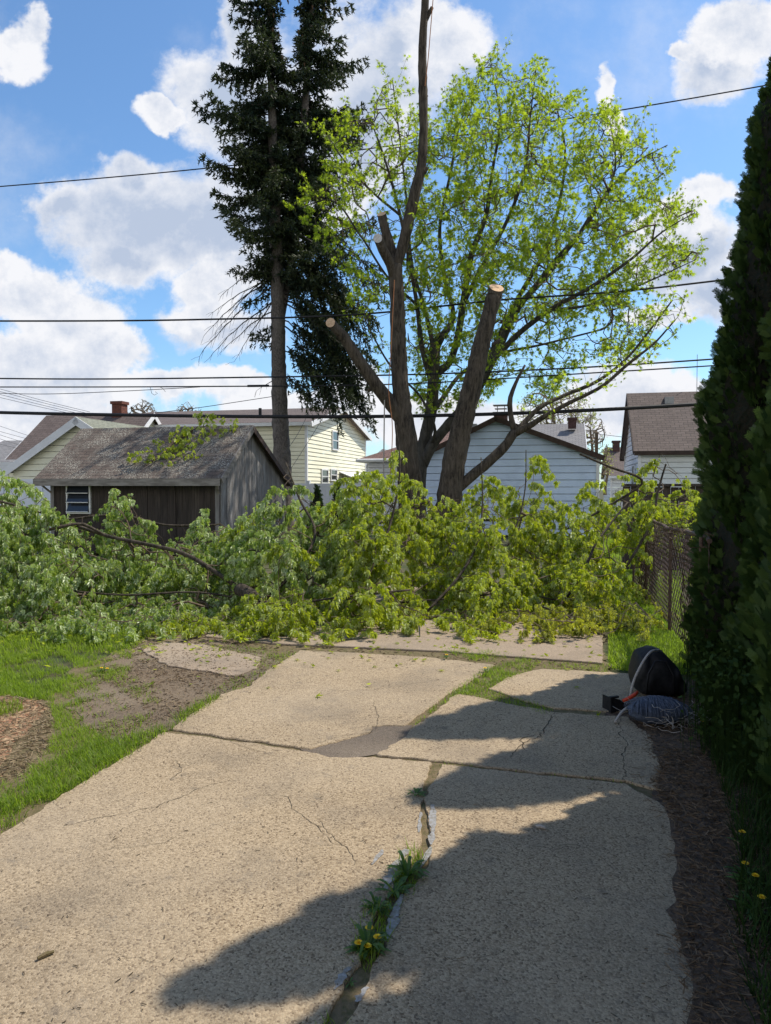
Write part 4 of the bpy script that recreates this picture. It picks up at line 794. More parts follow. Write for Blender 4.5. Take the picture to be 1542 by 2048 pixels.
m_ = MB(); a_ = yR + Vd * 4.6; 
m_.add([a_ + Zd * 2.35, a_ + Vd * 4.2 + Zd * 2.35, a_ + Vd * 4.2 + U * 1.1 + Zd * 1.9, a_ + U * 1.1 + Zd * 1.9, a_ + Zd * 2.31, a_ + Vd * 4.2 + Zd * 2.31, a_ + Vd * 4.2 + U * 1.1 + Zd * 1.86, a_ + U * 1.1 + Zd * 1.86], Q=[(0, 3, 2, 1), (4, 5, 6, 7), (0, 1, 5, 4), (3, 7, 6, 2), (0, 4, 7, 3), (1, 2, 6, 5)]); m_.build('awning', 'white', yh)
m_ = MB(); pv = yFL + U * 6.6 + Vd * 2.2; m_.tube([pv + Zd * 4.6, pv + Zd * 5.1], .07, 10); m_.build('vent_pipe', 'wire', yh)
# left yellow house: main block and projecting wing
mR = np.array([-9.8, 30.9, 0]) - Vd * 2.6; mFL = mR - U * 4.75
lh = gable_house('house', 'low yellow house with a brick chimney, left behind the shed', mFL, 4.75, 5.2, 2.55, 4.62, 'u', 'yellow', 'roofbrown', 'white', 0.2, 0.2, 0.18)
chimney(lh, mFL + U * 3.35 + Vd * 2.6, 0.45, 4.2, 5.2)
wApex = at_ground(163, 26.0); wh = 2.75; wFL = wApex - U * wh
m_ = MB(); wing_z = (2.3, 3.98)
for A_, B_, n_, zt, pr in [(wFL, wFL + U * 2 * wh, -Vd, wing_z[1], lambda z: (0, 2 * wh) if z < wing_z[0] else ((z - wing_z[0]) / (wing_z[1] - wing_z[0]) * wh, 2 * wh - (z - wing_z[0]) / (wing_z[1] - wing_z[0]) * wh)),
                           (wFL, wFL + Vd * 3, -U, wing_z[0], lambda z: (0, 3)), (wFL + U * 2 * wh, wFL + U * 2 * wh + Vd * 3, U, wing_z[0], lambda z: (0, 3))]:
    clap(m_, A_, B_, n_, 0, zt, pr, 0.22)
m_.build('wing_wall', 'yellow', lh)
for sg in (-1, 1):
    s_ = (wing_z[1] - wing_z[0]) / wh; eo = wApex + U * sg * (wh + .3) + Zd * (wing_z[0] - s_ * .3 + .08); rr = wApex + Zd * (wing_z[1] + .08)
    roofslab(lh, eo - Vd * .25, eo + Vd * 3.0, rr - Vd * .25, rr + Vd * 4.2, 'roofgreen' if sg > 0 else 'roofbrown', name='wing_roof')
    m_ = MB(); n = unit(np.cross(rr - eo, Vd)); n = n if n[2] > 0 else -n; a_ = eo - Vd * .28; b_ = rr - Vd * .28
    V8 = [a_ - n * .26, a_ - n * .002, b_ - n * .002, b_ - n * .26]; V8 = V8 + [v_ + Vd * .028 for v_ in V8]; m_.add(V8, Q=[(0, 1, 2, 3), (4, 7, 6, 5), (0, 3, 7, 4), (1, 5, 6, 2), (0, 4, 5, 1), (3, 2, 6, 7)]); m_.build('rake_board', 'white', lh)
# house with reddish hip roof and chimney behind the garage
hh = empty('house', at_ground(860, 31), 'house with a reddish brown roof and dark chimney behind the garage', 'house')
c0 = at_ground(735, 30.5); hw, hd = 8.2, 7.0; ze, zr = 2.75, 4.35
m_ = MB()
for A_, B_, n_, L_ in ((c0, c0 + U * hw, -Vd, hw), (c0, c0 + Vd * hd, -U, hd), (c0 + U * hw, c0 + U * hw + Vd * hd, U, hd), (c0 + Vd * hd, c0 + U * hw + Vd * hd, Vd, hw)): clap(m_, A_, B_, n_, 0, ze, lambda z, L_=L_: (0, L_), 0.2)
m_.build('wall', 'whitewall', hh); o_ = .35
e1, e2, e3, e4 = c0 - U * o_ - Vd * o_ + Zd * ze, c0 + U * (hw + o_) - Vd * o_ + Zd * ze, c0 + U * (hw + o_) + Vd * (hd + o_) + Zd * ze, c0 - U * o_ + Vd * (hd + o_) + Zd * ze
r1, r2 = c0 + U * 3.6 + Vd * 3.5 + Zd * zr, c0 + U * 6.0 + Vd * 3.5 + Zd * zr
uvmesh('roof', [([e1, e2, r2, r1], [(0, 0), (9, 0), (6.3, 4), (3.9, 4)]), ([e2, e3, r2], [(0, 0), (7.5, 0), (3.7, 3)]), ([e3, e4, r1, r2], [(0, 0), (9, 0), (4.5, 4), (2.5, 4)]), ([e4, e1, r1], [(0, 0), (7.5, 0), (3.7, 4)])], 'roofred', hh)
m_ = MB()
for a_, b_ in ((e1, e2), (e2, e3), (e3, e4), (e4, e1)): m_.tube([a_ - Zd * .05, b_ - Zd * .05], .07, 6)
m_.build('gutter', 'white', hh)
chimney(hh, at_ground(1001, 31.5), 0.55, 3.2, 4.78, 'brickd', True)
m_ = MB(); m_.box((-.15, -.15, 4.2), (.15, .15, 4.42), np.array([U, Vd, Zd]), at_ground(947, 33)); m_.build('roof_vent', 'metalgrey', hh)
# grey roofed house further back
gh = gable_house('house', 'house with a plain grey shingle roof above the garage ridge', at_ground(1030, 36), 3.2, 7, 3.3, 4.85, 'u', 'whitewall', 'roofgrey', 'white', 0.15); chimney(gh, at_ground(1143, 37.8), 0.4, 4.6, 5.15, 'brickd')
# right hand house
rL = at_ground(1278, 26.0)
rh = gable_house('house', 'white house with a steep brown shingle roof beside the tall hedge', rL, 9.0, 5.4, 2.95, 5.15, 'u', 'whitewall', 'roofbrown', 'trimdark', 0.2, 0.19)
window(rh, rL + Vd * 1.6 + Zd * 1.9, Vd, -U, 0.8, 1.1)
m_ = MB(); c_ = rL + U * 1.25 + Vd * 2.2 + Zd * 4.82; m_.box((-.16, -.16, -.1), (.16, .16, .16), np.array([U, Vd, Zd]), c_); m_.build('roof_vent', 'metalgrey', rh)
m_ = MB(); c_ = rL + U * 2.4 + Vd * 3.2; m_.tube([c_ + Zd * 4.8, c_ + Zd * 6.7], .012, 5); m_.build('antenna', 'metalgrey', rh)
fh = gable_house('house', 'small distant house with a brown roof and chimney between garage and white house', at_ground(1222, 42), 4, 6, 2.3, 3.95, 'u', 'whitewall', 'roofbrown', 'white', 0.2); chimney(fh, at_ground(1231, 44.5), 0.4, 3.4, 4.4, 'brickd')
bh = gable_house('house', 'blue grey house seen past the leftmost end of the white fence', at_ground(-90, 30), 3.2, 6, 2.6, 3.6, 'u', 'blue', 'roofgrey', 'white', 0.2)
h9 = gable_house('house', 'far small grey roofed house glimpsed right of the yellow side wall', at_ground(722, 52), 3.2, 6, 2.9, 4.2, 'v', 'whitewall', 'roofgrey', 'white', 0.2)

# ------------------------------------------------------------------ shed
sFR = at_ground(440, 17.1); sFR = sFR; sW = 4.45; sFL = sFR - U * sW; S_e, S_r, S_b = 1.98, 3.10, 1.72; rv, bv = 1.55, 4.2
shed = empty('wooden_shed', sFL, 'weathered grey plank shed with a lichen covered shingle roof', 'shed')
m_ = MB(); x = 0
while x < sW - 0.01:
    w = min(rng.uniform(0.12, 0.17), sW - x); dd = rng.uniform(0, .012); m_.box((x + .003, -.02 - dd, 0.02), (x + w - .003, .02, S_e + rng.uniform(-.01, 0)), np.array([U, Vd, Zd]), sFL, tint=rng.random()); x += w
m_.build('front_wall', 'plankshade', shed)
m_ = MB(); y = 0
def shz(v): return S_e + (S_r - S_e) * v / rv if v < rv else S_r + (S_b - S_r) * (v - rv) / (bv - rv)
while y < bv - 0.01:
    w = min(rng.uniform(0.12, 0.18), bv - y); dd = rng.uniform(0, .015); a, b_ = y + .004, y + w - .004; ti = rng.random() ** 1.5
    V = [(-.01, a, .02), (-.01, b_, .02), (-.01, b_, shz(b_)), (-.01, a, shz(a))]; V = np.array([sFR + U * v_[0] + Vd * v_[1] + Zd * v_[2] for v_ in V] + [sFR + U * (.02 + dd) + Vd * v_[1] + Zd * v_[2] for v_ in V])
    m_.add(V, Q=[(0, 3, 2, 1), (4, 5, 6, 7), (0, 1, 5, 4), (2, 3, 7, 6), (0, 4, 7, 3), (1, 2, 6, 5)], tint=ti); y += w
m_.build('side_wall', 'plank', shed)
m_ = MB(); ax = np.array([U, Vd, Zd]); m_.box((0, bv - .05, 0), (sW, bv, S_b - .02), ax, sFL); 
V = [sFL + Vd * v_ + Zd * z_ for v_, z_ in ((0, 0), (bv, 0), (bv, S_b), (rv, S_r), (0, S_e))]; m_.add(V, T=[(0, 1, 2), (0, 2, 3), (0, 3, 4)]); m_.build('back_wall', 'plank', shed)
oe = .32; sf = (S_r - S_e) / rv; sb = (S_r - S_b) / (bv - rv); lf, rt = sFL - U * .25, sFR + U * .16; up_ = Zd * .06
E0, E1 = lf - Vd * oe + Zd * (S_e - sf * oe) + up_, rt - Vd * oe + Zd * (S_e - sf * oe) + up_; Rg0, Rg1 = lf + Vd * rv + Zd * S_r + up_, rt + Vd * rv + Zd * S_r + up_
B0, B1 = lf + Vd * (bv + .2) + Zd * (S_b - sb * .2) + up_, rt + Vd * (bv + .2) + Zd * (S_b - sb * .2) + up_
roofslab(shed, E0, E1, Rg0, Rg1, 'roofshed', .05); roofslab(shed, B1, B0, Rg1, Rg0, 'roofshed', .05)
m_ = MB(); m_.box((0, -.03, -.17), (np.linalg.norm(E1 - E0), -.003, .0), ax, E0); m_.build('fascia', 'fascia', shed)
for a_, b_, mt in ((E1, Rg1, 'fascia'), (Rg1, B1, 'trimdark')):
    m_ = MB(); n = unit(np.cross(b_ - a_, U)); n = n if n[2] > 0 else -n; V8 = [a_ - n * .14, a_ - n * .002, b_ - n * .002, b_ - n * .14]; V8 = [v_ + U * .003 for v_ in V8] + [v_ + U * .03 for v_ in V8]
    m_.add(V8, Q=[(0, 1, 2, 3), (4, 7, 6, 5), (0, 3, 7, 4), (1, 5, 6, 2), (0, 4, 5, 1), (3, 2, 6, 7)]); m_.build('rake_board', mt, shed)
for c_ in (sFL + U * .03, sFR - U * .02):
    m_ = MB(); m_.tube([c_ - Vd * .02 + Zd * 1.45, c_ - Vd * .32 + Zd * 1.72 + U * (-.15 if c_ is not sFR and np.allclose(c_, sFL + U * .03) else .1)], .025, 6); m_.build('bracket', 'fascia', shed)
m_ = MB(); m_.box((0, -.05, 0), (.10, -.035, S_e), ax, sFR - U * .1); m_.box((0, -.05, 0), (.09, -.035, S_e), ax, sFL); m_.build('corner_post', 'plank', shed)
# double doors and louvred window
for s0, s1 in ((1.95, 2.62), (2.63, 3.35)):
    m_ = MB(); x = s0
    while x < s1 - .01: w = min(.17, s1 - x); m_.box((x + .003, -.06, .1), (x + w - .003, -.036, 1.85), ax, sFL, tint=rng.random() * .6); x += w
    for z in (.35, 1.55): m_.box((s0 + .02, -.075, z), (s1 - .02, -.061, z + .1), ax, sFL, tint=.2)
    m_.build('door', 'plankshade', shed)
wc = sFL + U * .78 + Zd * 1.38; fw_ = MB(); w_, h_ = .66, .75
fw_.box((-w_/2 - .02, -.09, h_/2 - .07), (w_/2 + .02, -.03, h_/2), ax, wc); fw_.box((-w_/2, -.08, -h_/2), (-w_/2 + .035, -.03, h_/2 - .07), ax, wc); fw_.box((w_/2 - .035, -.08, -h_/2), (w_/2, -.03, h_/2 - .07), ax, wc)
fw_.box((-w_/2, -.08, -h_/2 - .04), (w_/2, -.03, -h_/2), ax, wc)
fr = fw_.build('window', 'white', shed)
for k in range(3):
    z0 = h_/2 - .09 - k * .225; m_ = MB(); a_ = wc + Zd * z0 - Vd * .035; b_ = wc + Zd * (z0 - .20) - Vd * .13
    V = [a_ - U * .29, a_ + U * .29, b_ + U * .29, b_ - U * .29]; m_.add(V + [v_ + Vd * .006 for v_ in V], Q=[(0, 3, 2, 1), (4, 5, 6, 7), (0, 1, 5, 4), (3, 7, 6, 2)]); o = m_.build('pane', 'glass', shed); o.parent = fr; o.location = (0, 0, 0)
    m_ = MB(); m_.tube([b_ - U * .3, b_ + U * .3], .011, 5); o = m_.build('pane_edge', 'white', shed); o.parent = fr; o.location = (0, 0, 0)

# ------------------------------------------------------------------ fences
def vinyl(label, a, b, H, D_n):
    L = np.linalg.norm(b - a); t = (b - a) / L; ax = np.array([t, np.cross(Zd, t), Zd]); e = empty('vinyl_fence', a, label, 'fence'); n = int(L / 2.0) + 1
    for k in range(n + 1):
        m_ = MB(); s = L * k / n; m_.box((s - .06, -.06, 0), (s + .06, .06, H + .06), ax, a); m_.box((s - .075, -.075, H + .06), (s + .075, .075, H + .1), ax, a); m_.build('post', 'vinyl', e)
        if k < n:
            m_ = MB(); s2 = L * (k + 1) / n; x = s + .06
            while x < s2 - .07: m_.box((x, -.015, .08), (min(x + .148, s2 - .06), .015, H - .05), ax, a); x += .152
            m_.box((s + .06, -.03, H - .12), (s2 - .06, .03, H), ax, a); m_.box((s + .06, -.03, .05), (s2 - .06, .03, .16), ax, a); m_.build('panel', 'vinyl', e)
a_ = at_ground(545, 27.5); vinyl('white vinyl fence in front of the yellow side wall', a_, a_ + U * 4.2, 1.75, 26)
a_ = at_ground(-70, 23.5); vinyl('bluish white vinyl fence left of the shed', a_, a_ + U * 4.2, 1.86, 22)
e = empty('wooden_fence', at_ground(1250, 14.2), 'dark vertical board fence behind the chain link at right', 'fence'); a_ = at_ground(1245, 14.2); m_ = MB(); x = 0
while x < 3.2: m_.box((x + .004, -.015 - rng.random() * .01, .03), (x + .14, .01, 1.62 + rng.uniform(-.02, .02)), ax, a_, tint=rng.random()); x += .145
m_.build('board_panel', 'fencewood', e); m_ = MB()
for z in (.35, 1.35): m_.box((0, .02, z), (3.2, .07, z + .09), ax, a_)
m_.box((-.02, -.09, 1.62), (3.25, .05, 1.67), ax, a_); m_.build('rail', 'fencewood', e)
# chain link
cf0, cf1 = np.array([2.72, 6.2, 0]), np.array([4.15, 12.3, 0]); L = np.linalg.norm(cf1 - cf0); t = (cf1 - cf0) / L; Hc = 1.14
e = empty('chain_link_fence', cf0, 'rusty brown chain link fence running back beside the hedge', 'fence'); c = .055; n = int(L / c); m_ = MB(); A_, B_ = [], []
nz = int(Hc / c)
ii, jj = np.meshgrid(np.arange(n), np.arange(nz)); ii, jj = ii.ravel(), jj.ravel()
par_ = (ii + jj) % 2; s0 = (ii + par_) * c; s1 = (ii + 1 - par_) * c; wob = 0.02 * np.sin(ii * .3) ; nn_ = np.array([t[1], -t[0], 0])
sag = lambda s: 0.03 * np.sin(s * 1.7) + 0.02 * np.sin(s * 5.1)
Aa = cf0 + np.outer(s0, t) + np.outer(jj * c + .03, Zd) + np.outer(sag(s0) * (jj / nz), nn_); Bb = cf0 + np.outer(s1, t) + np.outer((jj + 1) * c + .03, Zd) + np.outer(sag(s1) * ((jj + 1) / nz), nn_)
m_.segs(Aa, Bb, .0036, .0036, 4); m_.build('mesh', 'rust', e)
m_ = MB(); s = np.linspace(0, L, 60); m_.tube(cf0 + np.outer(s, t) + np.outer(Hc + .01 + 0.012 * np.sin(s * 2.1), Zd) + np.outer(sag(s), nn_), .022, 8); m_.build('top_rail', 'rust', e)
for s in (.2, 2.0, 4.3, 6.1): m_ = MB(); q_ = cf0 + t * s + nn_ * -.03; m_.tube([q_, q_ + Zd * (Hc + .03)], .019, 8); m_.build('post', 'rust', e)
m_ = MB()
for k in range(140):
    s = rng.random() * L; q_ = cf0 + t * s + Zd * (Hc + rng.uniform(-.25, .06)); n = 6; pts = q_ + np.cumsum(rng.normal(0, .05, (n, 3)), 0) * [1, 1, .6]; m_.tube(pts, .0035, 3, cap=False)
for k in range(60):
    s = rng.choice([.25, .6, 4.3, 4.4]) + rng.normal(0, .1); z = np.linspace(0, rng.uniform(.4, 1.1), 8); pts = cf0 + t * s + np.outer(z, Zd) + np.cumsum(rng.normal(0, .03, (8, 3)), 0); m_.tube(pts, .005, 3, cap=False)
m_.build('dead_vine', 'twig', e)

# ------------------------------------------------------------------ overhead wires
def wire(label, pts, r, mat='wire', name='overhead_wire', group=None):
    a = np.array([P(*p_) for p_ in pts]); n = 80; L = smooth_line(a, n); m_ = MB(); m_.tube(L, r, 6); o = m_.build(name, mat); tag(o, label, 'wire', group); return o
wire('highest thin wire, rising to the right across the spruce and leafy crown', [(-300, 395, 29), (0, 373, 28), (490, 328, 26.7), (770, 293, 26), (1100, 243, 25), (1535, 170, 24), (1800, 120, 23.4)], .022)
wire('twisted wire across the middle of the spruce, below the highest wire', [(-300, 640, 23), (0, 642, 22.4), (400, 639, 21.6), (740, 627, 21), (1000, 600, 20.6), (1250, 582, 20), (1445, 560, 19.7), (1800, 515, 19)], .026)
wire('upper line of the close pair of wires at rooftop height', [(-300, 752, 23), (0, 757, 22.4), (150, 758, 22), (540, 754, 21.4), (860, 748, 20.8), (1200, 733, 20.2), (1415, 719, 19.8), (1800, 690, 19)], .022)
wire('lower line of the close pair of wires at rooftop height', [(-300, 773, 23), (0, 774, 22.4), (400, 773, 21.6), (800, 768, 20.9), (1200, 745, 20.2), (1415, 732, 19.8), (1800, 705, 19)], .018)
wire('thickest black cable, running just above the shed ridge', [(-300, 815, 22.6), (0, 825, 22), (250, 830, 21.4), (500, 833, 21), (820, 832, 20.3), (1100, 824, 19.7), (1405, 808, 19.2), (1800, 780, 18.4)], .048)
wire('thin loose wire dipping left of the pair of wires', [(-100, 783, 24), (90, 788, 23.5), (250, 782, 23), (400, 774, 22.5)], .010)
wire('thin wire slanting from the chimney up to the spruce trunk', [(310, 826, 26), (400, 815, 26), (480, 803, 26), (545, 793, 26)], .011)
for k, (y0, y1) in enumerate([(778, 824), (783, 828), (789, 832), (795, 835)]):
    wire('thin service wire descending over the left house roof, ' + ('topmost', 'second from top', 'third from top', 'lowest')[k] + ' of the four', [(-120, y0 - 28, 24), (0, y0, 24.5), (90, (y0 + y1) / 2 + 1, 25), (180, y1, 25.5)], .007, 'wiregrey', group='thin wires over the left roof')
for k, (y0, x1, y1) in enumerate([(850, 62, 873), (862, 55, 878), (868, 48, 885), (876, 45, 892), (888, 40, 898)]):
    wire('thin wire at the left edge beside the roof slope, ' + ('topmost', 'second', 'middle', 'fourth', 'lowest')[k] + ' of the five', [(-120, y0 - 40, 28), (-30, y0 - 8, 28.4), (x1, y1, 29)], .007, 'wiregrey', group='thin wires beside the left roof slope')
m_ = MB(); a = P(300, 773, 21.7); 
m_.tube([a, a + [.05, 0, -.2], a + [.12, 0, -.25], a + [.22, 0, -.2], a + [.15, 0, -.15]], .006, 4); m_.tube([a, a + [.25, 0, 0], a + [.38, 0, -.06], a + [.45, 0, -.16]], .006, 4); tag(m_.build('wire_tail', 'wire'), 'loose curled wire end hanging from the lower rooftop wire', 'wire')
m_ = MB(); a = P(495, 772, 21.4); b_ = P(538, 771.5, 21.35); m_.tube([a, b_], .034, 8); tag(m_.build('wire_splice', 'wire'), 'short black splice sleeve on the wire beside the spruce trunk', 'splice')
wire('faint guy wire crossing the corner of the yellow house, lower', [(535, 1010, 25), (640, 845, 25), (672, 790, 25)], .008, 'wiregrey', 'guy_wire')
wire('faint guy wire crossing the corner of the yellow house, upper', [(520, 970, 25.4), (600, 860, 25.4), (628, 800, 25.4)], .008, 'wiregrey', 'guy_wire')
wire('far thin wire between the garage and the white house', [(1195, 868, 36), (1262, 876, 35)], .012, 'wiregrey')
# climbing ropes
for pts, lab, mt in [([(866, 0, 18.9), (861, 60, 18.85), (856, 120, 18.8), (850, 172, 18.8)], 'thin orange rope hanging beside the top of the bare spar', 'ropeo'), ([(789, 560, 18.6), (782, 700, 18.5), (778, 790, 18.5), (784, 840, 18.5), (780, 960, 18.4)], 'orange climbing rope hanging down the left of the topped trunk', 'ropeo')]:
    o = wire(lab, pts, .012, mt, 'climbing_rope'); o['category'] = 'rope'
o = wire('pale straight rope hanging from the long left stub', [(769, 800, 18.7), (768, 880, 18.7), (767, 980, 18.7)], .018, 'rope', 'lowering_rope'); o['category'] = 'rope'
# far utility pole
pb = at_ground(1192, 38); m_ = MB(); m_.tube([pb, pb + Zd * 4.4], .09, 8); tag(m_.build('utility_pole', 'twig'), 'thin dark pole standing beyond the garage corner', 'pole')

# ------------------------------------------------------------------ background trees and shrubs
def small_tree(name, label, px, D, top, spread, n, mat, leaf, poly, r=5, lsize=.1, cat='tree', group=None):
    b_ = at_ground(px, D); e = empty(name, b_, label, cat, group); L0 = [limb([(px, 990, D, r), (px, (990 + top) / 2 + 40, D, r * .8), (px + 5, (990 + top) / 2, D, r * .6), (px, top + 25, D, r * .3)])]
    m_ = MB(); bark_tubes(m_, L0, 6); tg_ = targets_px(poly, n, lambda x, y: D + rng.normal(0, spread)); N, par, Dn, rad, cnt, new = grow(L0, tg_, step=.35, up=.2, r0=.011)
    wood_from(m_, N, par, rad, new, 3); m_.build('trunk', 'twigpale', e)
    if leaf:
        tw = new[cnt[new] <= 2]; k = leaf; src = np.repeat(N[tw], k, 0) + rng.normal(0, .13, (len(tw) * k, 3)); lm = MB(); leaves(lm, src, lsize, .1, 1); lm.build('crown', mat, e)
small_tree('bare_tree', 'leafless pale tree just right of the brick chimney', 285, 48, 800, 1.5, 150, 'pale', 0, [(250, 830), (262, 803), (285, 797), (305, 805), (322, 832)])
small_tree('bare_tree', 'leafless pale tree in the gap above the shed ridge, left of the two storey house', 378, 48, 806, 1.5, 150, 'pale', 0, [(345, 845), (352, 812), (375, 803), (400, 812), (415, 835)])
small_tree('young_tree', 'pale green budding tree rising above the garage and grey roof', 1105, 50, 780, 3, 420, 'pale', 3, [(1030, 850), (1040, 800), (1075, 780), (1130, 775), (1180, 800), (1195, 840), (1180, 880), (1100, 870)], 6, .16)
small_tree('bare_tree', 'nearly leafless spreading tree between the grey roof and the thin pole', 1180, 46, 830, 2, 190, 'pale', 1, [(1130, 850), (1165, 815), (1200, 830), (1215, 860), (1205, 905), (1150, 900)], 5, .12)
small_tree('young_tree', 'low pale green tree in the gap beside the right garage corner', 1210, 40, 890, 1, 120, 'pale', 2, [(1196, 905), (1212, 885), (1226, 905), (1226, 950), (1196, 950)], 4, .12)
def conifer_mesh(H, Rb, n, spr, name, core=0.86, fine=1.0, pw=0.8):
    """arborvitae: crowded upright fans of scale leaves"""
    tv, tf = [], []
    def leaflet(o, d, ln, w):
        d = unit(np.array(d, float)); s_ = np.array([-d[1], d[0], 0]); k = len(tv); o = np.array(o, float)
        tv.extend([o - s_ * w * .5, o + s_ * w * .5, o + d * ln * .6 + s_ * w * .45, o + d * ln, o + d * ln * .6 - s_ * w * .45]); tf.extend([(k, k + 1, k + 2), (k, k + 2, k + 4), (k + 4, k + 2, k + 3)])
    leaflet((0, 0, 0), (0, 1, 0), 1.0, .07)
    for i in range(7):
        y = .10 + i * .12; ln = .46 * (1 - y * .55); 
        for sg in (-1, 1): leaflet((0, y, 0.02 * sg), (sg * .75, .8, 0), ln, .075)
    for i in range(3):
        y = .2 + i * .2
        for sg in (-1, 1): leaflet((sg * .16, y + .17, 0), (sg * .3, 1, 0), .2, .06)
    tv = np.array(tv); tf = np.array(tf); m_ = MB()
    z = H * (1 - np.sqrt(rng.random(n) * 0.995)) ; z = np.where(rng.random(n) < .35, rng.random(n) * H, z); th = rng.random(n) * 6.283
    prof = lambda z: Rb * np.clip(np.minimum(1, (z / (0.12 * H)) ** .5 * .25 + .78) * np.clip(1 - z / H, 0, 1) ** pw, .02, None)
    lump = 1 + .20 * np.sin(th * 3 + z * 1.3) * np.sin(z * 3.7 + th) + .10 * np.sin(th * 7 + z * 5.1) + .07 * np.sin(z * 11 + th * 5)
    rr = prof(z) * lump * (1 - .30 * rng.random(n) ** 2); out = np.stack([np.cos(th), np.sin(th), np.zeros(n)], 1); pos = out * rr[:, None] + np.outer(z, Zd)
    Y = unit(out * rng.uniform(.25, .9, n)[:, None] + Zd * rng.uniform(.4, 1.0, n)[:, None] + rnd_unit(n) * .35); tang = np.cross(Zd, out); 
    X = unit(np.cross(Y, tang + rnd_unit(n) * .8)); Zx = np.cross(X, Y)
    m_.inst(tv, tf, pos - out * .05, X, Y, Zx, spr * rng.uniform(.6, 1.25, n), np.clip(rng.normal(.4, .3, n), 0, 1))
    c_ = MB(); zz = np.linspace(0.02, H * .97, 26); th_ = np.linspace(0, 6.283, 25)[:-1]; V = []  # closed inner cone, added so the tree casts a dense shadow
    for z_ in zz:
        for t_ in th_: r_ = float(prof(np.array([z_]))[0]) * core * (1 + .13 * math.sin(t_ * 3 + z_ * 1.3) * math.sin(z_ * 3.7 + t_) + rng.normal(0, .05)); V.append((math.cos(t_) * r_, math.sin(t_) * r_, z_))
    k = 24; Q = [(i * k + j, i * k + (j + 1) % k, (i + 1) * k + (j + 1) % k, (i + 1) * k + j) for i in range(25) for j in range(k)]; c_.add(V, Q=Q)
    return m_, c_
def plant_conifer(name, label, x, y, H, Rb, n, spr, core=.86, group=None, pw=.8, mat='cedar'):
    e = empty(name, (x, y, -.02), label, 'tree' if H > 2 else 'shrub', group); f, c_ = conifer_mesh(H, Rb, n, spr, name, core, pw=pw)
    par0 = e.location.copy(); e.location = (0, 0, 0); a = f.build('foliage', mat, e); b_ = c_.build('light_blocker', 'cedar_core', e); m_ = MB(); m_.tube([(0, 0, 0), (0, 0, H * .5), (0, 0, H * .9)], [.06 * Rb / .7, .04, .01], 8); m_.build('trunk', 'twig', e); e.location = par0; return e
hg = 'tall arborvitae hedge row at right'
h1 = plant_conifer('arborvitae', 'farthest arborvitae of the tall hedge, beside the black bag', 3.41, 6.35, 5.35, .78, 19000, .095, group=hg, pw=.52)
# the nearer trees of the row share its foliage
def copy_tree(src, loc, rz, sc, label):
    r_ = src.copy(); S.collection.objects.link(r_); r_.location = loc; r_.rotation_euler = (0, 0, rz); r_.scale = sc; r_['label'] = label
    for ch in list(src.children):
        if ch.type != 'MESH': continue
        c_ = ch.copy(); S.collection.objects.link(c_); c_.parent = r_
    return r_
copy_tree(h1, (3.40, 5.36, -.02), 2.1, (.98, .98, 1.0), 'second arborvitae of the hedge, nearer than the one by the bag')
copy_tree(h1, (2.70, 3.98, -.02), 4.0, (.84, .84, 1.04), 'third arborvitae of the hedge, at the right edge of the picture')
copy_tree(h1, (2.68, 3.22, -.02), 5.2, (.98, .98, 1.10), 'nearest arborvitae of the hedge, mostly past the right edge')
copy_tree(h1, (2.42, 2.45, -.02), .9, (.98, .98, 1.12), 'arborvitae of the hedge beside the camera, casting the near shadow')
copy_tree(h1, (2.2, 1.5, -.02), 3.1, (1, 1, 1.1), 'arborvitae of the hedge just behind the camera position')
copy_tree(h1, (2.0, 0.1, -.02), 4.4, (1, 1, 1.1), 'last arborvitae of the hedge, farthest behind the camera')
plant_conifer('small_conifer', 'small dark cone shaped evergreen before the white fence, right one', *at_ground(676, 19.5)[:2], 1.72, .42, 900, .12, pw=.7, group='small evergreens before the white fence')
plant_conifer('small_conifer', 'small dark evergreen before the white fence, left one', *at_ground(634, 19.0)[:2], 1.62, .36, 900, .12, pw=.7, group='small evergreens before the white fence')

# ------------------------------------------------------------------ the fallen branches
YT = [(-120, 940), (0, 925), (60, 975), (100, 1000), (150, 1035), (205, 1035), (235, 975), (262, 975), (300, 1060), (350, 1085), (395, 1050), (410, 1005), (432, 1055), (475, 1050), (500, 1015), (545, 1005), (560, 935), (580, 925), (600, 995), (650, 1010), (690, 965), (720, 935), (745, 930), (770, 915), (783, 850), (800, 850), (815, 930), (850, 985), (930, 995), (955, 915), (975, 910), (1000, 970), (1040, 975), (1060, 905), (1075, 990), (1130, 1000), (1180, 985), (1230, 955), (1280, 945), (1310, 910), (1350, 930), (1375, 960), (1390, 1000)]
YB = [(-120, 1275), (0, 1270), (130, 1268), (250, 1250), (430, 1255), (520, 1270), (650, 1262), (720, 1278), (800, 1245), (850, 1240), (1000, 1248), (1100, 1240), (1180, 1255), (1205, 1200), (1240, 1150), (1285, 1080), (1310, 1030), (1345, 1015), (1390, 1010)]
yt = lambda x: np.interp(x, [a for a, b in YT], [b for a, b in YT]); ybt = lambda x: np.interp(x, [a for a, b in YB], [b for a, b in YB])
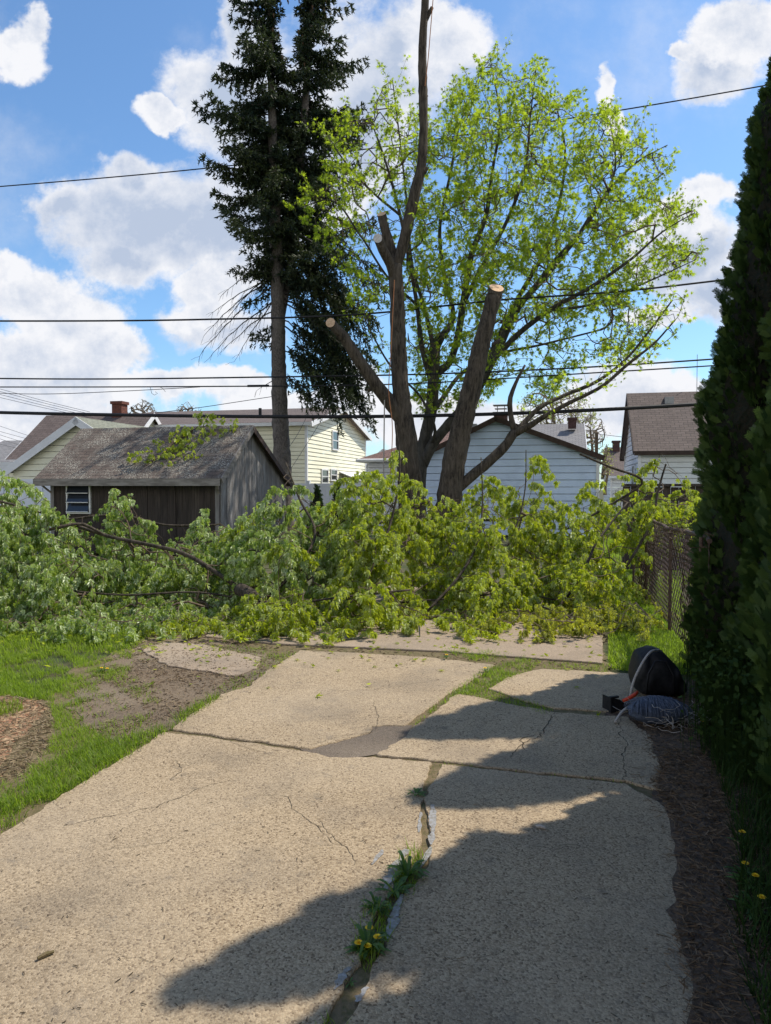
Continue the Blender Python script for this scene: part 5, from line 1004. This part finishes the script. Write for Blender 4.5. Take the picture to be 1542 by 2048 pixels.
FL_ = [
 ('long branch arching from the left edge down to a sawn log on the drive', 'fallen', [(-80, 985, 9.9, 3), (0, 1003, 9.8, 4), (75, 1022, 9.7, 5), (150, 1050, 9.6, 6), (215, 1072, 9.5, 6.5), (300, 1090, 9.3, 7), (370, 1108, 9.1, 7.5), (440, 1150, 8.9, 8), (500, 1192, 8.8, 9), (530, 1215, 8.7, 9)]),
 ('pale barked fallen branch lying across the left edge at shed window height', 'fallen', [(-80, 1076, 9.2, 4), (60, 1068, 9.2, 5), (130, 1052, 9.3, 6), (160, 1047, 9.4, 6), (205, 1068, 9.5, 5)]),
 ('lowest leafy branch resting on the lawn at the left', 'fallen', [(-80, 1190, 8.8, 4), (100, 1180, 8.7, 5), (250, 1190, 8.6, 5), (400, 1185, 8.7, 5), (500, 1200, 8.8, 5)]),
 ('leafy branch lying against the front of the dark shed wall', 'fallen', [(-60, 1040, 11.2, 4), (120, 1040, 11.4, 4), (240, 1030, 11.6, 4), (330, 1050, 11.5, 4), (430, 1050, 11.5, 4)]),
 ('silvery leaved branch curving up beside the shed side wall', 'fallen', [(530, 1200, 8.9, 7), (600, 1130, 9.4, 6), (630, 1060, 10, 5), (600, 1000, 10.4, 4), (572, 925, 10.6, 2)]),
 ('leafy branch trailing forward onto the concrete left of centre', 'fallen', [(500, 1225, 8.6, 5), (560, 1212, 8.5, 4), (640, 1200, 8.5, 4), (720, 1190, 8.6, 4), (820, 1180, 8.8, 4)]),
 ('tallest upright leafy shoot in the pile before the topped trunk', 'fallen', [(740, 1150, 9.5, 6), (770, 1080, 9.8, 5), (790, 1010, 10, 4), (800, 930, 10.1, 3), (792, 850, 10.2, 1.5)]),
 ('long leafy branch across the back of the pile below the tree trunks', 'fallen', [(560, 1060, 11, 5), (700, 1050, 11.2, 5), (850, 1040, 11.5, 5), (1000, 1040, 11.5, 4), (1100, 1040, 11.3, 4)]),
 ('leafy branch rising in front of the leaning sawn trunk', 'fallen', [(850, 1228, 8.9, 5), (920, 1150, 9.2, 5), (955, 1085, 9.6, 4), (965, 1010, 10, 3), (962, 915, 10.2, 1.5)]),
 ('dense leafy branch lying low on the concrete right of centre', 'fallen', [(800, 1205, 8.9, 5), (930, 1195, 8.9, 5), (1030, 1185, 9, 4), (1110, 1200, 9, 4)]),
 ('bare arching dark branch bending over the right end of the pile', 'fallen', [(1098, 1240, 8.6, 5), (1125, 1205, 8.8, 5), (1165, 1150, 8.9, 5), (1190, 1090, 9.1, 4.5), (1215, 1055, 9.3, 4), (1255, 1005, 9.5, 2.5)]),
 ('dark upright broken limb at the right end, by the board fence', 'fallen', [(1255, 1130, 9.8, 5), (1285, 1080, 9.9, 5), (1305, 1045, 9.9, 5), (1315, 985, 10, 4.5), (1332, 928, 10, 3)]),
 ('branch with a sawn stub pointing up left in front of the garage corner', 'fallen', [(1130, 1060, 11, 4), (1220, 1010, 11, 4), (1285, 965, 10.8, 4.5), (1215, 932, 10.6, 4.5), (1160, 908, 10.5, 4)]),
 ('yellowing low branch spread over grass and slab edge at right', 'fallen_y', [(1080, 1212, 8.9, 4), (1130, 1230, 8.5, 4), (1200, 1262, 8.0, 3), (1260, 1250, 8.2, 2), (1330, 1215, 8.9, 1.5)]),
 ('slim upright leafy shoot in front of the pale blue garage wall', 'fallen', [(1000, 1120, 10, 4), (1030, 1060, 10.2, 3), (1050, 980, 10.4, 2.5), (1052, 900, 10.5, 1.5)]),
]
LIMB = [limb([(a, b, c + (.35 if j in (0, 1, 2, 9, 10) else 0), d * (.55 if j not in (2, 9) else .4)) for a, b, c, d in f_[2]], 0.12) for j, f_ in enumerate(FL_)]; tgt = [[] for _ in FL_]
def nearest_limb(p_):
    return int(np.argmin([np.min(np.linalg.norm(L[:, :3] - p_, axis=1)) for L in LIMB]))
cnt_ = 0
while cnt_ < 3300:
    x = rng.uniform(-110, 1385); a, b_ = float(yt(x)), float(ybt(x)); y = a + (b_ - a) * rng.random() ** 0.85; f = (b_ - y) / (b_ - a)
    Dg = PG(x, min(b_, 1290))[1] if b_ > 1100 else 9.0
    Dg = min(Dg, 9.4) if x < 1200 else 8.8 + (x - 1200) * .008
    D = Dg + 2.0 * f ** 1.15 + .55 * (math.sin(x / 57. + y / 41.) * math.sin(y / 33. - x / 83.) + .5 * math.sin(x / 23. + 2) * math.sin(y / 19. + x / 61.)) + .15 + rng.exponential(.30); p_ = P(x, y, D)
    if p_[2] < 0.06:
        z_ = rng.uniform(.04, .22); p_ = PG(x, y, z_)
        if x < 1200 and p_[1] < 7.8: continue
    if x > 1205 and rng.random() < .68: continue
    if y < 985 and rng.random() < .35: continue
    if 880 < y < 985 and rng.random() < .2: continue
    tgt[nearest_limb(p_)].append(p_); cnt_ += 1
for k in range(170):
    x = rng.uniform(1070, 1325); y = rng.uniform(1185, 1290); p_ = PG(x, y); p_[2] = rng.uniform(.02, .28); p_[1] += rng.uniform(0, .6)
    if p_[0] < 3.3: tgt[13].append(p_)
tot = 0
for i, ((lab, mt, _), L) in enumerate(zip(FL_, LIMB)):
    e = empty('fallen_branch', (L[len(L)//2, 0], L[len(L)//2, 1], 0), lab, 'branch', 'cut leafy branches piled across the yard')
    m_ = MB(); m_.tube(L[:, :3], L[:, 3], 9, rough=.05)
    if not tgt[i]: m_.build('limb', 'bark', e, smooth=True); continue
    N, par, Dn, rad, cnt, new = grow([L], np.array(tgt[i]), step=.13, up=.25, r0=.0022)
    m_.build('limb', 'bark', e, smooth=True); w_ = MB(); wood_from(w_, N, par, rad, new, 4); w_.build('twigs', 'twigpale' if i in (1, 13) else 'twig', e)
    tips = new[(cnt[new] == 1)]; child = np.bincount(par[new], minlength=len(N))[tips]; tips = tips[(child == 0)]; nt_ = len(tips)
    # each tip carries a long drooping spray: the shoot arches out, the leaves hang in bunches along it
    ho = unit(np.c_[rng.normal(0, 1, nt_), rng.normal(-.35, .8, nt_), np.zeros(nt_)]); ln = rng.uniform(.18, .62, nt_); lift = rng.uniform(-.1, .55, nt_); topm = N[tips][:, 2] > 1.5; lift[topm] += .35
    ns = 6; prev = N[tips]; SR, TT = [], []; sw = MB(); tb_ = rng.normal(.42, .27, nt_)
    for q_ in range(1, ns + 1):
        u_ = q_ / ns; cur = N[tips] + ho * (ln * u_)[:, None] * .8 + np.outer(ln * (lift * u_ - .95 * u_ * u_), Zd); cur[:, 2] = np.maximum(cur[:, 2], .04 + .1 * rng.random(nt_))
        sw.segs(prev, cur, .003, .0022, 3); prev = cur; k = 6; rp = np.repeat(cur, k, 0)
        SR.append(rp + rnd_unit(len(rp)) * [1, 1, .5] * (.01 + .045 * rng.random((len(rp), 1))) - np.outer(rng.random(len(rp)) * .05, Zd)); TT.append(np.repeat(tb_ + .12 * (u_ - .5), k))
    inn = new[cnt[new] == 1]; rp = np.repeat(N[inn], 2, 0) + rng.normal(0, .04, (len(inn) * 2, 3)); SR.append(rp); TT.append(np.full(len(rp), .2))
    src = np.concatenate(SR); m = len(src); tn = np.clip(np.concatenate(TT) + rng.normal(0, .12, m), 0, 1); lm = MB(); sw.build('sprays', 'twigpale', e)
    leaves(lm, src, .086 if mt == 'fallen' else .075, 2.1, .75, tint=tn, tpl=LIMP); lm.build('foliage', 'fallen_p' if i in (0, 1, 2, 3, 4) else mt, e, zmin=.015); tot += m
# the sawn end of the long branch, and the stub
m_ = MB(); L = limb([(478, 1178, 8.9, 13), (500, 1190, 8.75, 14), (522, 1212, 8.6, 14)], .08); m_.tube(L[:, :3], L[:, 3], 14, rough=.05); lg = m_.build('sawn_log', 'bark', smooth=True); tag(lg, 'short thick sawn log half hidden under leaves left of the slab', 'log')
# branch tossed on the shed roof
e = empty('fallen_branch', P(330, 880, 17.6), 'leafy cut branch lying on the shed roof', 'branch'); Ls = [limb([(385, 822, 18.6, 2.5), (350, 850, 18.3, 2.5), (320, 880, 17.8, 2), (290, 895, 17.5, 1.2)])]
tg_ = []
def roofz(p_): 
    v_ = (np.array([p_[0], p_[1], 0]) - sFL) @ Vd; return (S_e + (S_r - S_e) * v_ / rv if v_ < rv else S_r + (S_b - S_r) * (v_ - rv) / (bv - rv)) + .12
for k in range(75):
    s_, v_ = rng.normal(3.0, .38), rng.uniform(0.05, rv + .1); s_ += (v_ - .8) * .35
    q_ = sFL + U * s_ + Vd * v_; q_[2] = roofz(q_) + abs(rng.normal(0, .1)) + (0.25 if v_ > 1.3 else 0) * rng.random(); tg_.append(q_)
Lr = Ls[0]; 
for r_ in Lr: r_[2] = roofz(r_[:2]) + .03
N, par, Dn, rad, cnt, new = grow([Lr], np.array(tg_), step=.15, r0=.003); m_ = MB(); m_.tube(Lr[:, :3], Lr[:, 3], 6); wood_from(m_, N, par, rad, new); m_.build('limb', 'twig', e)
tw = new[cnt[new] <= 3]; src = np.repeat(N[tw], 5, 0) + rng.normal(0, .06, (len(tw) * 5, 3)); lm = MB(); leaves(lm, src, .13, .9, .8, tpl=LIMP); lm.build('foliage', 'fallen', e)
# loose dropped leaves on slabs and lawn
lm = MB(); n = 520; px = np.c_[rng.uniform(250, 1210, n), 1240 + rng.exponential(32, n)]; px = px[px[:, 1] < 1900]; pos = np.array([PG(x, y, .014) for x, y in px]); k = len(pos)
Y = unit(rnd_unit(k) * [1, 1, .15]); X = unit(np.cross(Y, np.array([0, 0, 1.]) + rnd_unit(k) * .3)); lm.inst(LV, LF, pos, X, Y, np.cross(X, Y), rng.uniform(.03, .075, k), rng.random(k)); 
pos = np.array([PG(x, y, .03) for x, y in np.c_[rng.uniform(-60, 420, 260), 1255 + rng.exponential(22, 260)]]); k = len(pos); Y = unit(rnd_unit(k) * [1, 1, .3]); X = unit(np.cross(Y, np.array([0, 0, 1.]) + rnd_unit(k) * .5)); lm.inst(LV, LF, pos, X, Y, np.cross(X, Y), rng.uniform(.04, .08, k), rng.random(k))
tag(lm.build('fallen_leaves', 'fallen', zmin=.006), 'loose green maple leaves dropped on slabs and lawn', 'leaves', kind='stuff')
# twigs and crumbs on the concrete
m_ = MB(); n = 230; pp = np.array([PG(x, y, .004) for x, y in np.c_[rng.uniform(-100, 1350, n), 1330 + 760 * rng.random(n) ** 1.3]]); aa = rng.random(n) * 6.283; dd = np.c_[np.cos(aa), np.sin(aa), np.zeros(n)] * rng.uniform(.003, .012, (n, 1)); m_.segs(pp - dd, pp + dd, .0018, .0014, 3); tag(m_.build('twig_crumbs', 'crack'), 'tiny dark twigs and crumbs scattered on the concrete', 'debris', kind='stuff')
for (x, y, a, b_, lab, mt) in [(75, 1917, 108, 1903, 'greenish flat stick lying on the concrete at lower left', 'soilmoss'), (1072, 1652, 1092, 1656, 'pale short stick on the shaded slab', 'rope'), (838, 1222, 852, 1252, 'pale stick poking out of the pile onto the slab', 'rope')]:
    m_ = MB(); q0, q1 = PG(x, y, .008), PG(a, b_, .008 if y > 1300 else .12); m_.tube([q0, (q0 + q1) / 2 + [0, .003, .002], q1], [.006, .009, .005], 6); tag(m_.build('stick', mt), lab, 'stick')

# ------------------------------------------------------------------ weeds, dandelions
def rosette(name, label, px, y, n, ln, flowers=(), group=None, cat='weed', upr=.5, z=-.02):
    b_ = PG(px, y); b_[2] = z; e = empty(name, b_, label, cat, group); m_ = MB()
    for k in range(n):
        a = rng.random() * 6.283; d = np.array([math.cos(a), math.sin(a), 0]); L_ = ln * .72 * rng.uniform(.5, 1.2); s_ = np.array([-d[1], d[0], 0]); w = L_ * .085; u_ = rng.uniform(.2, 1) * upr
        pts = [b_ + d * L_ * t_ + Zd * (L_ * (u_ * math.sin(t_ * 2.2)) + .01) for t_ in (0, .25, .5, .75, 1)]; ws = [w * .3, w * .7, w * rng.uniform(.8, 1.3), w, .001]
        V = [p_ - s_ * w_ for p_, w_ in zip(pts, ws)] + [p_ + s_ * w_ for p_, w_ in zip(pts, ws)]; m_.add(V, Q=[(i, i + 1, i + 6, i + 5) for i in range(4)], tint=rng.random())
    m_.build('leaves', 'weed' , e)
    for (fx, fy, h_) in flowers:
        c_ = b_ + np.array([fx, fy, h_]); st = MB(); st.tube([b_, b_ + [fx * .5, fy * .5, h_ * .6], c_], .0022, 5); st.build('stem', 'weed', e); f_ = MB()
        for ring, (rr, el, nn) in enumerate(((.015, .1, 22), (.011, .5, 16), (.007, 1.0, 10))):
            for k in range(nn):
                a = k / nn * 6.283 + ring; d = np.array([math.cos(a) * math.cos(el), math.sin(a) * math.cos(el), math.sin(el)]); s_ = np.array([-math.sin(a), math.cos(a), 0]); f_.add([c_ - s_ * .001, c_ + s_ * .001, c_ + d * rr + s_ * .0022, c_ + d * rr - s_ * .0022], Q=[(0, 1, 2, 3)])
        f_.build('flower', 'petal', e)
dg = 'weeds growing in the centre crack'
rosette('weed', 'small sunlit weed rosette in the crack at the tip of the shadow', 832, 1588, 26, .085, group=dg)
rosette('weed', 'broad leaved weed in the crack just inside the shadow', 815, 1750, 40, .12, group=dg, upr=.8)
rosette('weed', 'leafy weed in the crack with leaves spread to the left', 790, 1782, 26, .12, group=dg)
rosette('weed', 'grassy weed in the crack just above the dandelions', 755, 1820, 36, .09, group=dg, upr=.9)
rosette('dandelion', 'dandelion in the centre crack with four yellow heads', 735, 1895, 50, .11, [(-.03, -.02, .05), (.035, .005, .055), (.005, .05, .06), (.0, -.03, .045)], cat='dandelion', upr=.8)
rosette('weed', 'last small weed in the crack near the bottom edge', 700, 1960, 8, .04, group=dg)
dr = 'dandelions under the hedge'
rosette('dandelion', 'dandelion by the hedge whose single head is the brightest and biggest', 1505, 1780, 14, .12, [(0, -.02, .07)], dr, 'dandelion', z=0)
rosette('dandelion', 'lowest dandelion under the hedge at the right edge', 1512, 1830, 14, .12, [(.01, -.02, .08)], dr, 'dandelion', z=0)
rosette('dandelion', 'small headed dandelion just above the bright one under the hedge', 1490, 1755, 12, .1, [(0, .0, .06)], dr, 'dandelion', z=0)
rosette('dandelion', 'topmost dandelion under the hedge at right', 1484, 1690, 12, .1, [(0, 0, .06)], dr, 'dandelion', z=0)
rosette('dandelion', 'dandelion behind the cord bundle at the foot of the hedge', 1405, 1470, 16, .13, [(0, 0, .09)], dr, 'dandelion', z=0)
rosette('dandelion', 'dandelion on the lawn beside the bare dirt', 203, 1345, 14, .09, [(0, 0, .04), (.05, 0, .035)], None, 'dandelion', z=0)
rosette('dandelion', 'dandelion at the far slab joint in the middle', 893, 1318, 14, .08, [(0, 0, .04)], None, 'dandelion', z=0)
rosette('dandelion', 'dandelion in the grassy diagonal joint', 970, 1345, 14, .08, [(0, 0, .04)], None, 'dandelion', z=0)
m_ = MB()
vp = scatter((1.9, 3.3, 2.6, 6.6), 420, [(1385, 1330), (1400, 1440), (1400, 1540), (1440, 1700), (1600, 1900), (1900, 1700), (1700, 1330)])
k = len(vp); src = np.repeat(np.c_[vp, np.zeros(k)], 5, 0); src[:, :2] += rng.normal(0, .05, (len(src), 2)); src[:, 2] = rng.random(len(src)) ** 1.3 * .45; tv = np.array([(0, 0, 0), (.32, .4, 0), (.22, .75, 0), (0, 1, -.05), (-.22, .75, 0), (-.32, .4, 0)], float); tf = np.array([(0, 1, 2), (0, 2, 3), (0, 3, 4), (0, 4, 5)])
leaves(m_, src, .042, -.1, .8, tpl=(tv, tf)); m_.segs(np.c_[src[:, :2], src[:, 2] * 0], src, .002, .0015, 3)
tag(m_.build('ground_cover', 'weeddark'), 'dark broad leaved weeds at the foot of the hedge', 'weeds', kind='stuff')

# ------------------------------------------------------------------ things left by the hedge
def blob(mb, c, rad_, sup=2.4, nu=40, nv=24, fn=None):
    V = []; 
    for i in range(nv + 1):
        ph = -math.pi / 2 + math.pi * i / nv
        for j in range(nu):
            th = 2 * math.pi * j / nu; f = lambda v_: math.copysign(abs(v_) ** (2 / sup), v_); p_ = np.array([f(math.cos(ph)) * f(math.cos(th)), f(math.cos(ph)) * f(math.sin(th)), f(math.sin(ph))])
            if fn: p_ = fn(p_, th, ph)
            V.append(np.array(c) + p_ * rad_)
    Q = [(i * nu + j, i * nu + (j + 1) % nu, (i + 1) * nu + (j + 1) % nu, (i + 1) * nu + j) for i in range(nv) for j in range(nu)]; mb.add(V, Q=Q)
bc = PG(1320, 1398); bc[1] += .15
bag = empty('black_bag', bc, 'slumped rounded black fabric bag beside the hedge', 'bag')
def bagf(p_, th, ph):
    x, y, z = p_; top = np.interp(x, [-1, -.75, -.3, .15, .6, 1], [.78, .95, 1.0, .93, .66, .34]); z2 = (z + 1) * top - 1
    fold = .05 * math.sin(x * 6 + z2 * 2.5) * (1 - abs(y)) + .035 * math.sin(x * 13 - z2 * 5) + .05 * abs(math.sin(x * 4.5 + z2 * 1.5 + y * 2))
    return np.array([x * (1 + .10 * (1 - (z2 + 1) / 2) * (x > 0)) + .02 * math.sin(z2 * 7), y * (1 - .25 * max(0, z2)) * (1 + fold) - fold * .6, z2 + .02 * math.sin(x * 9 + y * 5)])
m_ = MB(); blob(m_, bc + [.03, .02, .184], np.array([.192, .16, .184]), 3.4, 56, 34, bagf); m_.build('body', 'black', bag, smooth=True)
m_ = MB(); c_ = bc + [0.01, -.165, .16]
m_.tube([c_ + [-.12, .0, -.12], c_ + [-.11, -.015, .04], c_ + [-.05, .01, .13], c_ + [.03, .01, .13], c_ + [.08, -.012, .03], c_ + [.09, 0, -.11]], .007, 6); m_.build('piping', 'black', bag, smooth=True)
m_ = MB(); q_ = [P(1318, 1300, 5.62), P(1300, 1305, 5.5), P(1280, 1335, 5.42), P(1264, 1375, 5.38), P(1262, 1396, 5.36), P(1290, 1402, 5.3), P(1308, 1400, 5.33), P(1290, 1410, 5.2), P(1262, 1412, 5.1), P(1243, 1425, 5.02), P(1230, 1448, 4.96)]
q_ = [np.array([a[0], a[1], max(a[2], .012)]) for a in q_]; m_.tube(smooth_line(np.array(q_), 70), .0095, 8); tag(m_.build('rope', 'rope', smooth=True), 'pale rope draped over the black bag and trailing onto the slab', 'rope')
# black hand tool with a red-orange grip
tb = PG(1235, 1418); tool = empty('hand_tool', tb, 'black angular tool with a red-orange grip lying beside the bag', 'tool'); m_ = MB(); ax3 = np.array([[.94, .34, 0], [-.34, .94, 0], [0, 0, 1.]])
V = [(-.09, -.05, 0), (.10, -.05, 0), (.12, .06, 0), (-.08, .07, 0), (-.10, -.04, .105), (-.02, -.045, .085), (.06, .04, .045), (-.085, .06, .10)]
m_.add([tb + np.array(v_) @ ax3 for v_ in V], Q=[(0, 3, 2, 1), (4, 5, 6, 7), (0, 1, 5, 4), (1, 2, 6, 5), (2, 3, 7, 6), (3, 0, 4, 7)]); 
m_.box((-.10, -.055, .098), (-.03, -.035, .112), ax3, tb); m_.box((-.105, -.06, 0.0), (-.09, -.04, .11), ax3, tb); m_.box((.0, -.06, .02), (.10, -.052, .05), ax3, tb); m_.build('body', 'black', tool)
m_ = MB(); q_ = [tb + np.array(v_) @ ax3 for v_ in [(-.02, -.085, .085), (.03, -.09, .10), (.08, -.085, .118), (.115, -.07, .13)]]; m_.tube(q_, [.011, .015, .015, .012], 8); m_.build('grip', 'red', tool, smooth=True)
# bundle of cord
cb = PG(1325, 1455); cb[1] += .1
bun = empty('cord_bundle', cb, 'blue grey bundle of tangled cord with loose pale strands before the bag', 'cord'); m_ = MB()
def bf(p_, th, ph): return p_ * (1 - .22 * math.exp(-((p_[0] - .35) / .12) ** 2) * (p_[2] > -.3)) * (1 + .03 * math.sin(th * 9 + ph * 3) + .03 * math.sin(ph * 14))
blob(m_, cb + [0, 0, .085], np.array([.19, .13, .085]), 2.2, 40, 22, bf); m_.build('core', 'cordblue', bun, smooth=True)
m_ = MB(); w2 = MB()
for k in range(120):
    a0 = rng.uniform(-.6, .6); th_ = np.linspace(0, math.pi, 14); r_ = 1.02 + rng.random() * .06; s_ = rng.uniform(-.16, .16); f = math.sqrt(max(.05, 1 - (s_ / .19) ** 2))
    pts = np.stack([s_ + a0 * .10 * np.cos(th_), -.13 * f * r_ * np.cos(th_), .085 + .085 * f * r_ * np.sin(th_) * 1.02], 1) + cb; m_.tube(pts, .0035, 4, cap=False)
m_.build('windings', 'cordblue', bun)
for k in range(46):
    st = cb + [rng.uniform(-.05, .22), rng.uniform(-.18, .05), rng.uniform(.0, .12)]; n = 9; a = rng.random() * 6.283; pts = [st]
    for j in range(n): a += rng.normal(0, .55); pts.append(pts[-1] + np.array([math.cos(a) * .03, math.sin(a) * .03, rng.normal(0, .012)]))
    pts = np.array(pts); pts[:, 2] = np.maximum(pts[:, 2], .006); w2.tube(smooth_line(pts, 20), .0016, 3, cap=False)
w2.tube(smooth_line(np.array([P(1255, 1408, 5.2), P(1320, 1394, 5.1), P(1350, 1405, 5.05), P(1375, 1420, 5.0), P(1370, 1440, 5.0)]), 24), .003, 5); w2.tube(smooth_line(np.array([P(1290, 1408, 5.0), P(1330, 1418, 4.9), P(1346, 1440, 4.85), P(1345, 1455, 4.85)]), 24), .003, 5)
w2.build('loose_strands', 'rope', bun)
